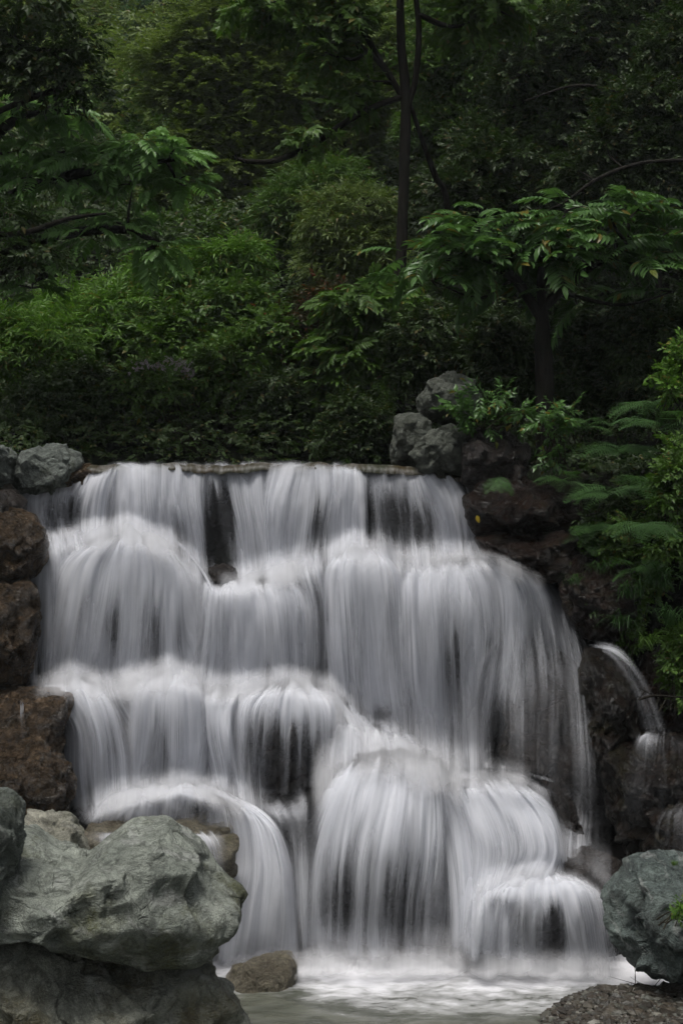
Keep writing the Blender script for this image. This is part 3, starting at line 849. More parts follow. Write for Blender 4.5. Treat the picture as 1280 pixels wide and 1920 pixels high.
cascade([[(625, 1035), (605, 1080), (605, 1170), (610, 1260), (620, 1350)], [(660, 1022), (655, 1080), (658, 1180), (665, 1280), (680, 1380)], [(700, 1022), (712, 1080), (718, 1180), (725, 1290), (740, 1400)], [(730, 1035), (762, 1090), (772, 1180), (780, 1300), (790, 1430)]], 0.74, bulge=0.18, bright_top=0.4)
cascade([[(745, 1052), (740, 1110), (740, 1200), (745, 1300), (770, 1420)], [(790, 1050), (792, 1110), (795, 1200), (800, 1310), (815, 1440)], [(845, 1046), (850, 1110), (852, 1200), (855, 1310), (860, 1450)], [(890, 1042), (912, 1110), (910, 1200), (905, 1310), (900, 1460)]], 0.70, bulge=0.12, bright_top=0.35)
# right-hand dome and its fans
cascade([[(850, 1046), (862, 1120), (868, 1200), (862, 1300), (850, 1440)], [(880, 1040), (905, 1100), (915, 1200), (905, 1300), (895, 1450)], [(905, 1036), (960, 1090), (975, 1180), (965, 1300), (955, 1440)], [(925, 1036), (1010, 1090), (1040, 1170), (1050, 1280), (1050, 1420)], [(935, 1038), (1040, 1090), (1090, 1170), (1115, 1270), (1130, 1400)]], 0.68, side=.34, layers=3, bulge=0.2, bright_top=0.4, bot=0.5, label="right-hand dome of water fanning over a boulder")
cascade([[(900, 1036), (980, 1050), (1030, 1100), (1060, 1160), (1090, 1230)], [(910, 1034), (1000, 1056), (1060, 1110), (1100, 1180), (1120, 1250)], [(920, 1034), (1010, 1062), (1080, 1130), (1115, 1200), (1140, 1290)]], 0.45, layers=2, bulge=0.05, bot=0.5, side=0.4)
cascade([[(925, 1190), (885, 1230), (868, 1310), (858, 1390), (850, 1470)], [(960, 1168), (925, 1230), (915, 1310), (905, 1390), (900, 1465)], [(975, 1165), (980, 1230), (975, 1310), (970, 1390), (965, 1465)], [(1005, 1172), (1040, 1230), (1060, 1310), (1060, 1390), (1055, 1480)], [(1035, 1190), (1080, 1240), (1110, 1330), (1120, 1420), (1125, 1520)]], 0.40, side=.42, layers=3, bulge=0.08, off=0.12, bright_top=0.2, bot=0.3, top=.34)
cascade([[(1085, 1255), (1075, 1310), (1085, 1390), (1090, 1480), (1100, 1590)], [(1095, 1245), (1100, 1310), (1115, 1400), (1125, 1490), (1130, 1600)], [(1105, 1250), (1118, 1320), (1135, 1400), (1145, 1500), (1155, 1610)]], 0.40, layers=2, bulge=0.04, off=0.16, bot=0.3, side=0.2, bright_top=0.5)
# thin wisps that trail over the brown rock at the right
cascade([[(930, 1150), (925, 1250), (930, 1350), (935, 1470)], [(970, 1140), (985, 1250), (990, 1350), (992, 1480)], [(1030, 1130), (1050, 1250), (1056, 1380), (1060, 1560)], [(1060, 1130), (1090, 1250), (1105, 1400), (1112, 1610)], [(1085, 1150), (1120, 1260), (1140, 1420), (1150, 1620)]],
        0.17, layers=3, soft=(.1, .05, .2), off=0, bulge=.05, top=.25, bot=.2, gapk=0, bright_top=0, dpath=[12.1, 11.85, 11.6, 11.35, 11.1], label="thin wisps trailing over the brown rock")
# --- third tier
cascade([[(80, 1285), (30, 1300), (112, 1330), (116, 1420), (122, 1550)], [(110, 1270), (120, 1310), (150, 1370), (155, 1450), (165, 1550)], [(140, 1264), (170, 1310), (190, 1380), (195, 1450), (200, 1550)], [(160, 1268), (215, 1320), (245, 1400), (255, 1470), (260, 1540)]], 0.84, bulge=0.14, bright_top=0.4)
cascade([[(20, 1300), (70, 1296), (128, 1310), (140, 1370), (142, 1450)], [(70, 1285), (110, 1284), (150, 1300), (170, 1370), (175, 1450)]], 0.7, layers=2, side=0.25)
cascade([[(290, 1262), (245, 1290), (235, 1370), (232, 1430), (225, 1520)], [(310, 1254), (285, 1300), (280, 1370), (278, 1430), (275, 1500)], [(330, 1252), (335, 1300), (335, 1370), (335, 1430), (330, 1490)], [(350, 1256), (385, 1300), (392, 1370), (392, 1430), (390, 1500)]], 0.80, bulge=0.16, bright_top=0.45)
cascade([[(380, 1290), (375, 1340), (380, 1390), (390, 1440), (400, 1500)], [(420, 1285), (410, 1340), (412, 1390), (420, 1440), (430, 1510)], [(455, 1285), (440, 1340), (440, 1390), (445, 1440), (455, 1510)]], 0.95, layers=3, bulge=0.1, bright_top=0.2, side=0.15)
cascade([[(500, 1285), (448, 1320), (436, 1380), (436, 1440), (436, 1500)], [(520, 1276), (485, 1320), (478, 1380), (475, 1440), (472, 1505)], [(545, 1272), (535, 1320), (532, 1380), (530, 1440), (528, 1505)], [(570, 1274), (590, 1320), (595, 1380), (596, 1440), (594, 1505)], [(595, 1280), (640, 1310), (655, 1370), (665, 1430), (690, 1500)]], 0.68, bulge=0.2, off=0.16, bright_top=0.55, label="umbrella of water at mid height")
cascade([[(600, 1285), (630, 1330), (640, 1390), (640, 1450), (620, 1500)], [(640, 1300), (670, 1350), (690, 1400), (705, 1440), (710, 1480)], [(680, 1340), (720, 1380), (750, 1410), (770, 1440), (790, 1470)]], 0.9, layers=3, bulge=0.12, soft=(0.45, 0.4, 0.6), bright_top=0.2, side=0.3, bot=.3)
cascade([[(700, 1330), (700, 1360), (710, 1390), (720, 1440)], [(745, 1350), (750, 1380), (765, 1410), (790, 1460)], [(800, 1400), (820, 1420), (840, 1440), (860, 1470)]], 0.45, layers=2, bulge=0.05, soft=(0.6, 0.5, 0.6), off=0.12, side=0.35, top=.3, bot=.4)
# --- fourth tier
cascade([[(260, 1480), (190, 1500), (160, 1530), (148, 1560)], [(300, 1470), (270, 1490), (262, 1520), (255, 1562)], [(350, 1466), (345, 1490), (345, 1520), (340, 1566)], [(390, 1470), (420, 1500), (430, 1530), (432, 1566)]], 0.72, bulge=0.1, off=0.1, soft=(0.6, 0.3, 0.5), bright_top=0.4, label="low dome of water spilling onto the flat slab")
cascade([[(330, 1462), (420, 1500), (438, 1600), (420, 1700), (400, 1835)], [(360, 1464), (460, 1520), (482, 1610), (470, 1710), (455, 1835)], [(390, 1470), (485, 1530), (515, 1610), (520, 1710), (510, 1835)], [(410, 1474), (505, 1530), (545, 1610), (560, 1710), (570, 1820)]], 0.97, layers=4, bulge=0.15, off=0.1, soft=(0.6, 0.45, 0.7), bright_top=0.15, side=0.12, bot=0.08, label="thick white chute beside the big boulder")
cascade([[(440, 1500), (500, 1560), (515, 1640), (530, 1720), (545, 1815)], [(470, 1500), (540, 1580), (565, 1660), (575, 1730), (590, 1815)]], 0.55, layers=2, bulge=0.06, side=0.25)
cascade([[(480, 1500), (500, 1530), (520, 1580), (540, 1650)], [(530, 1495), (550, 1540), (560, 1590), (570, 1650)], [(590, 1500), (590, 1540), (590, 1590), (590, 1650)]], 0.45, layers=2, side=0.2, bot=0.3, bright_top=0.1)
cascade([[(630, 1435), (600, 1490), (570, 1580), (560, 1690), (558, 1810)], [(690, 1412), (660, 1480), (635, 1590), (628, 1690), (625, 1812)], [(740, 1402), (735, 1480), (715, 1590), (705, 1700), (700, 1812)], [(785, 1412), (792, 1480), (790, 1590), (780, 1700), (775, 1812)], [(825, 1425), (845, 1480), (855, 1590), (855, 1700), (850, 1812)]], 0.70, layers=4, bulge=0.18, off=0.16, bright_top=0.4, dpath=[11.45, 11.25, 11.1, 11.03, 11.01], bot=0.08, top=.2, label="great dome of water at the foot of the falls")
cascade([[(700, 1432), (680, 1470), (660, 1510), (650, 1560)], [(740, 1424), (740, 1460), (745, 1500), (745, 1560)], [(790, 1436), (830, 1470), (860, 1510), (880, 1560)]], 0.8, layers=3, dpath=[11.4, 11.3, 11.25], off=0.16, bulge=0.08, soft=(0.5, 0.4, 0.5), bot=0.55, top=.3, side=0.35)
cascade([[(820, 1450), (840, 1520), (860, 1610), (858, 1710), (850, 1810)], [(860, 1452), (890, 1520), (915, 1600), (895, 1710), (885, 1810)], [(900, 1452), (950, 1520), (970, 1590), (955, 1640), (930, 1700)], [(940, 1452), (1005, 1520), (1030, 1590), (1015, 1640), (990, 1680)], [(965, 1456), (1030, 1510), (1055, 1590), (1055, 1630), (1050, 1660)]], 0.78, layers=3, bulge=0.16, off=0.12, bright_top=0.4)
cascade([[(800, 1460), (830, 1540), (850, 1630), (848, 1720), (842, 1815)], [(840, 1460), (870, 1540), (890, 1630), (890, 1720), (885, 1815)], [(870, 1470), (905, 1550), (925, 1630), (935, 1720), (935, 1815)]], 0.92, layers=3, bulge=0.1, off=0.18, soft=(0.5, 0.4, 0.6), side=0.2)
cascade([[(990, 1462), (1030, 1490), (1055, 1540), (1065, 1620)], [(1005, 1460), (1048, 1490), (1075, 1540), (1082, 1620)]], 0.12, layers=2, bulge=0.03, side=0.3, off=0.2)
cascade([[(600, 1340), (585, 1430), (585, 1520)], [(680, 1350), (680, 1430), (680, 1530)], [(740, 1370), (755, 1440), (765, 1540)], [(790, 1400), (830, 1450), (860, 1530)]], 0.72, layers=3, dpath=[11.75, 11.5, 11.3], off=0.16, bulge=0.04, soft=(0.6, 0.35, 0.3), top=.3, bot=.5, side=.3, bright_top=0, prof=(1, 1, 1, 1, 1))
cascade([[(480, 1480), (500, 1560), (515, 1680), (520, 1815)], [(540, 1480), (555, 1580), (560, 1700), (562, 1815)], [(620, 1470), (600, 1560), (590, 1700), (590, 1815)]], 0.34, layers=2, off=0.2, bulge=0.02, top=.3, bot=.2, side=.3, bright_top=0, gapk=.4, prof=(1, 1, 1, 1, 1))
cascade([[(800, 1450), (834, 1560), (846, 1680), (846, 1815)], [(860, 1460), (880, 1560), (892, 1680), (892, 1815)]], 0.85, widen=.7, layers=2, off=0.27, bulge=0.02, soft=(0.6, 0.3, 0.5), top=.2, bot=.1, side=.35, bright_top=0)
# --- lowest fall on the right
cascade([[(960, 1645), (915, 1665), (895, 1710), (890, 1760), (885, 1815)], [(985, 1638), (950, 1665), (940, 1710), (935, 1760), (930, 1818)], [(1015, 1634), (1015, 1665), (1015, 1710), (1015, 1760), (1015, 1820)], [(1050, 1636), (1080, 1665), (1095, 1710), (1100, 1760), (1105, 1820)], [(1080, 1640), (1130, 1680), (1145, 1720), (1158, 1770), (1170, 1822)]], 0.74, layers=3, bulge=0.16, off=0.14, bright_top=0.5, bot=0.1, label="small lowest fall on the right")
cascade([[(940, 1655), (935, 1690), (930, 1740), (925, 1815)], [(955, 1660), (955, 1690), (958, 1740), (960, 1815)]], 0.75, layers=2, bulge=0.05, off=0.22, side=0.25)
# --- thin side stream on the right
cascade([[(1094, 1214), (1135, 1230), (1165, 1270), (1188, 1315), (1204, 1378)], [(1106, 1204), (1158, 1216), (1200, 1260), (1226, 1310), (1250, 1375)]], 0.24, widen=.35, layers=2, bulge=0.02, edge=0.05, side=0.3, dpath=[11.75, 11.5, 11.3, 11.2, 11.1], bot=0.06, label="thin side stream curling round the dark boulder")
cascade([[(1200, 1375), (1185, 1385), (1172, 1420), (1160, 1480), (1150, 1580)], [(1225, 1366), (1215, 1385), (1210, 1430), (1205, 1500), (1200, 1590)], [(1250, 1366), (1250, 1390), (1250, 1430), (1250, 1490), (1245, 1590)], [(1275, 1372), (1290, 1400), (1292, 1440), (1295, 1490), (1295, 1590)]], 0.13, layers=2, bulge=0.02, off=0.0, dpath=[10.95, 10.82, 10.78, 10.75, 10.75], bright_top=0.22, bot=0.3)
cascade([[(1245, 1510), (1228, 1540), (1222, 1570), (1220, 1610)], [(1275, 1500), (1262, 1530), (1258, 1570), (1255, 1610)], [(1310, 1500), (1300, 1530), (1300, 1570), (1300, 1610)]], 0.16, layers=1, bulge=0.02, dpath=[10.5, 10.42, 10.4, 10.4], bright_top=0.15)
# --- thin trickles on the left blocks
cascade([[(150, 1556), (156, 1575), (158, 1600), (160, 1640)], [(260, 1560), (262, 1580), (264, 1610), (266, 1650)], [(340, 1556), (360, 1580), (370, 1610), (380, 1650)], [(405, 1552), (420, 1580), (425, 1610), (425, 1650)]], 0.42, layers=2, dpath=[10.55, 10.5, 10.48, 10.47], off=0.0, bulge=0.02, bright_top=0.3, label="film of water sliding over the flat slab's edge")
cascade([[(38, 1308), (38, 1340), (40, 1380), (40, 1410)], [(46, 1308), (46, 1340), (47, 1380), (47, 1410)]], 0.16, layers=1, dpath=[11.05, 11.03, 11.03, 11.03], off=0, bulge=0, name="trickle", label="hair-thin trickle down the square brown block")


# ------------------------------------------------------------------ spray where the water strikes: nested soft shells
def mist_veil(line, ys, up, down, dens, seed_, lay=3, dx=0):
    """fine spray hanging along the line where one step of water lands on the next"""
    nu, nv = 200, 26
    x0, x1 = line[0][0], line[-1][0]
    Vs, A, Fs, UV, SD, SF = [], [], [], [], [], []
    for k in range(lay):
        u, v = np.meshgrid(np.linspace(0, 1, nu), np.linspace(-1, 1, nv))
        px = x0 + (x1 - x0) * u
        ln = vnoise(np.stack([px.ravel() / 60, 0 * px.ravel(), 0 * px.ravel() + k * 2 + seed_], -1), 71).reshape(px.shape)
        ln2 = vnoise(np.stack([px.ravel() / 22, v.ravel() * .8, 0 * px.ravel() + k * 2 + seed_], -1), 72).reshape(px.shape)
        cy = ctl(px, line) + ln * 10
        ext = np.where(v < 0, up * (1 + .5 * ln), down * (1 + .3 * ln2))
        py = cy + v * ext
        d = np.interp(px, [x0, x1], ys) - .06 * k - .10 * v * (up + down) / 80 + .03 * ln
        Vs.append(at_arr(px.ravel(), py.ravel(), d.ravel()))
        a = dens * (.75 + .55 * ln + .35 * ln2) * (1 - v * v) ** 1.6 * sstep(0, .08, u) * sstep(1, .92, u)
        A.append(np.clip(a, 0, 1).ravel())
        UV.append(np.stack([px.ravel() * 12 / F, py.ravel() * 12 / F], -1))
        SD.append(np.full(nu * nv, seed_ + k)); SF.append(np.full(nu * nv, .85)); Fs.append(grid_faces(nv, nu) + k * nu * nv)
    o = obj_np("spray", np.concatenate(Vs), [np.concatenate(Fs)], M['mist'], parent=WATERFALL, uv=np.concatenate(UV),
               attrs=dict(film=np.concatenate(A), softness=np.concatenate(SF), seed=np.concatenate(SD)))
    o.location = (-WATERFALL.location[0], -WATERFALL.location[1], -WATERFALL.location[2])


mist_veil([(70, 1020), (150, 1006), (240, 990), (330, 1030), (385, 1080)], (12.2, 12.15), 34, 44, .34, 1.0)
mist_veil([(400, 1094), (450, 1088), (520, 1070), (600, 1045), (660, 1022), (730, 1036)], (12.1, 12.05), 30, 46, .34, 2.0)
mist_veil([(720, 1044), (800, 1046), (900, 1040), (970, 1062), (1030, 1100)], (12.1, 12.0), 18, 40, .34, 3.0)
mist_veil([(50, 1302), (130, 1270), (210, 1285), (320, 1260), (400, 1288)], (11.6, 11.6), 40, 46, .42, 4.0)
mist_veil([(370, 1290), (450, 1290), (540, 1274), (620, 1290), (680, 1340)], (11.5, 11.45), 36, 36, .34, 5.0)
mist_veil([(575, 1480), (640, 1440), (690, 1415), (740, 1408), (800, 1432), (880, 1475)], (11.15, 11.1), 80, 64, .36, 6.0, 4)
mist_veil([(660, 1455), (700, 1445), (740, 1440), (790, 1446), (830, 1458)], (11.0, 11.0), 44, 50, .5, 6.2, 3)
mist_veil([(900, 1440), (950, 1446), (1000, 1462)], (11.2, 11.2), 34, 34, .3, 6.8, 2)
mist_veil([(620, 1330), (680, 1375), (740, 1410), (800, 1440)], (11.35, 11.2), 50, 60, .30, 6.5, 3)
mist_veil([(170, 1520), (240, 1490), (340, 1470), (420, 1490), (470, 1530)], (11.0, 10.95), 36, 34, .36, 7.0)
mist_veil([(830, 1458), (900, 1456), (980, 1462), (1040, 1500)], (11.1, 11.1), 18, 40, .30, 8.0)
mist_veil([(880, 1670), (930, 1652), (1000, 1640), (1080, 1650), (1140, 1690)], (10.7, 10.6), 26, 34, .32, 9.0)
mist_veil([(400, 1820), (480, 1822), (600, 1812), (760, 1812), (900, 1812), (1050, 1815), (1180, 1818)], (10.74, 10.55), 44, 24, .42, 10.0, 4)
mist_veil([(560, 1790), (760, 1785), (900, 1780), (1000, 1800)], (10.7, 10.65), 60, 40, .22, 11.0, 2)
mist_veil([(1040, 1570), (1090, 1610), (1150, 1640)], (11.0, 10.7), 60, 40, .22, 12.0, 2)
mist_veil([(455, 1510), (520, 1520), (590, 1510), (640, 1490)], (11.3, 11.2), 40, 50, .25, 13.0, 2)

# ------------------------------------------------------------------ stream on the crest, pool at the foot
def build_stream():
    nu, nv = 260, 40
    px = np.linspace(120, 880, nu)
    lipy = ctl(px, [(120, 897), (160, 880), (172, 872), (300, 869), (560, 871), (600, 868), (740, 874), (850, 882), (880, 890)]) + 3.5 * vnoise(np.stack([px / 45, 0 * px, 0 * px], -1), 61) + 1.5 * vnoise(np.stack([px / 12, 0 * px, 0 * px], -1), 62)
    P, UV = [], []
    for j in range(nv):
        v = j / (nv - 1)
        if v < 0.55:      # flat stream running in from behind
            t = v / 0.55
            Y = 14.6 + (13.02 - 14.6) * t ** 0.6
            z = H - (lipy - HZ) * 13.02 / F
            x = (px - 640) * 13.02 / F * (1 + 0.35 * (1 - t))
            q = np.stack([x, np.full(nu, Y), z - .05 * (1 - t) ** .7 + 0 * x], -1)
        else:             # rounded lip turning down
            t = (v - 0.55) / 0.45
            a = t * math.pi / 2
            Y = 13.02 - 0.10 * math.sin(a)
            z0 = H - (lipy - HZ) * 13.02 / F
            q = np.stack([(px - 640) * 13.02 / F, np.full(nu, Y), z0 - 0.055 * (1 - math.cos(a)) - 0.02 * t], -1)
        q[:, 2] += vnoise(np.stack([px / 16, np.full(nu, v * 3), 0 * px], -1), 5) * 0.010 * v
        P.append(q)
        UV.append(np.stack([(px - 120) / 200, np.full(nu, v * 1.5)], -1))
    o = obj_np("water", np.concatenate(P), [grid_faces(nv, nu)], M['ledge_water'], uv=np.concatenate(UV))
    tag(o, kind="structure")


build_stream()


def build_pool():
    nx, ny = 300, 220
    xs, ys = np.linspace(-3.6, 4.2, nx), np.linspace(6.0, 12.2, ny)
    X, Y = np.meshgrid(xs, ys)
    P = np.stack([X, Y, 0 * X], -1).reshape(-1, 3)
    pxx = 640 + P[:, 0] * F / P[:, 1]
    # foam spreads from the foot of the falls
    foot = np.interp(pxx, [380, 560, 850, 960, 1170, 1300], [10.8, 10.98, 10.98, 10.85, 10.75, 10.6])
    dist = foot - P[:, 1]
    reach = np.interp(pxx, [400, 480, 560, 700, 900, 1050, 1180, 1280], [0.5, 0.45, 0.65, 0.9, 0.85, 0.7, 0.5, 0.3])
    wob = fbm(P * np.array([2.0, 3.0, 1]), 77, 4) * 0.25
    foam = 1.25 - (dist / reach) * 0.85 + wob
    foam = np.clip(foam, 0, 1.3) * (pxx < 1330)
    P[:, 2] = fbm(P * np.array([3.5, 8, 1]), 71, 4) * 0.018 + fbm(P * np.array([9, 14, 1]), 72, 3) * 0.022 * np.clip(foam, 0, 1)
    o = obj_np("water", P, [grid_faces(ny, nx)], M['pool'], attrs=dict(foam=foam))
    tag(o, kind="structure")


build_pool()
# ------------------------------------------------------------------ leaves and sprays (numpy templates)
def norm(v):
    return v / (np.linalg.norm(v, axis=-1, keepdims=True) + 1e-9)


def leaf(l=1.0, w=0.3, fold=0.12, droop=0.12):
    """one leaf along +Y, upper face +Z, folded on its midrib"""
    V = np.array([[0, 0, 0], [0, .5, -fold * w * .6], [0, 1, -droop], [-w / 2, .42, fold * w], [w / 2, .42, fold * w]], float)
    V[:, :] *= l
    return V, np.array([[0, 1, 2, 3], [0, 4, 2, 1]])


def leaf6(l=1.0, w=0.3, fold=0.12, droop=0.15):
    """longer oval leaf with a curved midrib"""
    V = np.array([[0, 0, 0], [0, .35, 0], [0, .72, -droop * .4], [0, 1, -droop],
                  [-w / 2, .3, fold * w], [-w * .42, .68, fold * w - droop * .35], [w / 2, .3, fold * w], [w * .42, .68, fold * w - droop * .35]], float) * l
    return V, np.array([[0, 1, 5, 4], [1, 2, 3, 5], [0, 6, 7, 1], [1, 7, 3, 2]])


def place(tmpl, org, y, z, s=1.0):
    V, Fc = tmpl
    y = norm(np.asarray(y, float)); x = norm(np.cross(y, np.asarray(z, float))); z = np.cross(x, y)
    return org + (V * s) @ np.stack([x, y, z]), Fc


def join(parts):
    """parts: list of (V, F); returns V, F and a random value per leaf"""
    Vs, Fs, R, n = [], [], [], 0
    for V, Fc in parts:
        Vs.append(V); Fs.append(Fc + n); R.append(np.full(len(V), rng.random())); n += len(V)
    return np.concatenate(Vs), np.concatenate(Fs), np.concatenate(R)


def stem_strip(pts, w):
    """thin three-sided twig as quads"""
    pts = np.asarray(pts, float)
    a = norm(np.gradient(pts, axis=0))
    x = norm(np.cross(a, [0.01, 0.02, 1.0]))
    z = np.cross(x, a)
    ws = np.linspace(w, w * .4, len(pts))[:, None]
    ring = [pts + x * ws, pts - x * ws * .5 + z * ws * .8, pts - x * ws * .5 - z * ws * .8]
    V = np.stack(ring, 1).reshape(-1, 3)
    Fc = []
    for i in range(len(pts) - 1):
        for k in range(3):
            Fc.append([i * 3 + k, i * 3 + (k + 1) % 3, i * 3 + 3 + (k + 1) % 3, i * 3 + 3 + k])
    return V, np.array(Fc)


def spray(kind):
    """a small twig or compound leaf of length about 1 along +Y"""
    parts = []
    if kind in ('ovate', 'narrow', 'fine', 'cheap', 'maple'):
        n = {'ovate': 9, 'narrow': 11, 'fine': 16, 'cheap': 7, 'maple': 7}[kind]
        ll = {'ovate': .36, 'narrow': .46, 'fine': .15, 'cheap': .40, 'maple': .42}[kind]
        ww = {'ovate': .52, 'narrow': .17, 'fine': .5, 'cheap': .5, 'maple': .75}[kind]
        dr = {'ovate': .2, 'narrow': .3, 'fine': .1, 'cheap': .2, 'maple': .25}[kind]
        bend = rng.uniform(-.25, .1)
        side = rng.uniform(-.2, .2)
        for i in range(n):
            t = .12 + .88 * i / (n - 1)
            o = np.array([side * t * t, t * .85, bend * t * t])
            sgn = 1 if i % 2 else -1
            if i == n - 1: sgn = 0
            d = np.array([sgn * rng.uniform(.7, 1.1), rng.uniform(.4, .9), rng.uniform(-.35, .15)])
            nn = np.array([rng.normal(0, .3), rng.normal(0, .3), 1])
            if kind == 'maple':
                for da in (-.75, 0, .75):
                    c, s_ = math.cos(da), math.sin(da)
                    d2 = np.array([d[0] * c - d[1] * s_, d[0] * s_ + d[1] * c, d[2]])
                    parts.append(place(leaf(ll * (1 if da == 0 else .8), .42, .1, .2), o + d * .06, d2, nn))
            else:
                parts.append(place(leaf(ll * rng.uniform(.7, 1.15), ww, .14, dr), o, d, nn))
        if kind != 'cheap': parts.append(stem_strip([[0, -.12, 0], [side * .25, .45, bend * .25], [side, .85, bend]], .008))
    elif kind == 'pinnate':
        bend, n = rng.uniform(.25, .5), 8
        side = rng.uniform(-.2, .2)
        path = lambda t: np.array([side * t * t, t * (1 - .12 * t), .22 * t - bend * t * t])
        for i in range(n):
            t = .22 + .70 * i / (n - 1)
            o = path(t)
            L_ = .34 * (1 - .35 * abs(t - .5))
            for sgn in (-1, 1):
                d = np.array([sgn * 1.0, .38 + .5 * t, -.22 + rng.uniform(-.12, .12)])
                parts.append(place(leaf6(L_ * rng.uniform(.88, 1.1), .34, .16, .22), o, d, [rng.normal(0, .14), rng.normal(0, .14) - .1, 1]))
        parts.append(place(leaf6(.3, .36, .14, .2), path(.97), [side, 1, -bend], [0, 0, 1]))
        parts.append(stem_strip([path(t) for t in np.linspace(-.05, .98, 7)], .010))
    elif kind == 'fern':
        bend, n = rng.uniform(.35, .65), 15
        path = lambda t: np.array([0, t * (1 - .2 * t), .35 * t - bend * t * t])
        for i in range(n):
            t = .12 + .86 * i / (n - 1)
            o = path(t)
            L_ = .30 * math.sin(math.pi * (0.16 + .80 * t)) ** .8 + .02
            for sgn in (-1, 1):
                dd = norm(np.array([sgn * 1.0, .36, -.14 + rng.normal() * .05]))
                m = 5
                for j in range(m):      # short pinnules either side of each pinna
                    s_ = (j + .5) / m
                    for q in (-1, 1):
                        parts.append(place(leaf(.042 * (1 - .6 * s_), .55, .05, .1), o + dd * L_ * s_, norm(np.array([q * -dd[1], q * dd[0], 0])) + dd * .5, [0, 0, 1]))
                parts.append(place(leaf(L_ * 1.02, .075, .1, .1), o, dd, [0, 0, 1]))
        parts.append(stem_strip([path(t) for t in np.linspace(-.15, .98, 7)], .007))
    elif kind == 'blade':
        lean = rng.uniform(.5, 1.2)
        pts = [np.array([0, t * lean * .6 * (0.4 + t), t * 1.1 - 1.05 * lean * t ** 2.4]) for t in np.linspace(0, 1, 7)]
        wd = np.array([.014, .018, .018, .016, .012, .007, .001])
        V = np.concatenate([[p - [w, 0, 0], p + [w, 0, 0]] for p, w in zip(pts, wd)])
        parts.append((V, np.array([[2 * i, 2 * i + 1, 2 * i + 3, 2 * i + 2] for i in range(6)])))
    V, Fc, R = join(parts)
    return V, Fc, R


_tm = {}


def temps(kind, n=5):
    if kind not in _tm:
        _tm[kind] = [spray(kind) for _ in range(n if kind != 'blade' else 9)]
    return _tm[kind]


def scatter(kind, pos, dirs, ups, scale, clump):
    """one mesh of sprays: returns V, F, rnd, clump"""
    T = temps(kind)
    pick = rng.integers(0, len(T), len(pos))
    y = norm(dirs); x = norm(np.cross(y, ups)); z = np.cross(x, y)
    R = np.stack([x, y, z], 1)
    Vs, Fs, A, B, n = [], [], [], [], 0
    for k, (V, Fc, r) in enumerate(T):
        m = pick == k
        c = int(m.sum())
        if not c: continue
        W = pos[m][:, None, :] + np.einsum('vi,nij->nvj', V, R[m]) * scale[m][:, None, None]
        Vs.append(W.reshape(-1, 3))
        Fs.append((Fc[None] + (np.arange(c) * len(V))[:, None, None]).reshape(-1, 4) + n)
        A.append(((r[None, :] + rng.random(c)[:, None]) % 1).ravel())
        B.append(np.repeat(clump[m], len(V)))
        n += c * len(V)
    return np.concatenate(Vs), np.concatenate(Fs), np.concatenate(A), np.concatenate(B)


def tube(path, radii, seg=7, wob=0.0):
    path = np.asarray(path, float)
    n = max(10, 4 * len(path))
    P = catmull(path, n)
    r = np.interp(np.linspace(0, 1, n), np.linspace(0, 1, len(radii)), radii)
    a = norm(np.gradient(P, axis=0))
    x = norm(np.cross(a, [0.2, 1.0, 0.1])); z = np.cross(x, a)
    th = np.linspace(0, 2 * math.pi, seg, endpoint=False)
    V = P[:, None] + (x[:, None] * np.cos(th)[None, :, None] + z[:, None] * np.sin(th)[None, :, None]) * r[:, None, None]
    V = V.reshape(-1, 3)
    if wob:
        V = V + vnoise(V * 9, 3)[:, None] * wob
    Fc = []
    for i in range(n - 1):
        for k in range(seg):
            Fc.append([i * seg + k, i * seg + (k + 1) % seg, (i + 1) * seg + (k + 1) % seg, (i + 1) * seg + k])
    return V, np.array(Fc)


def join_np(parts):
    Vs, Fs, n = [], [], 0
    for V, Fc in parts:
        Vs.append(V); Fs.append(Fc + n); n += len(V)
    return np.concatenate(Vs), np.concatenate(Fs)


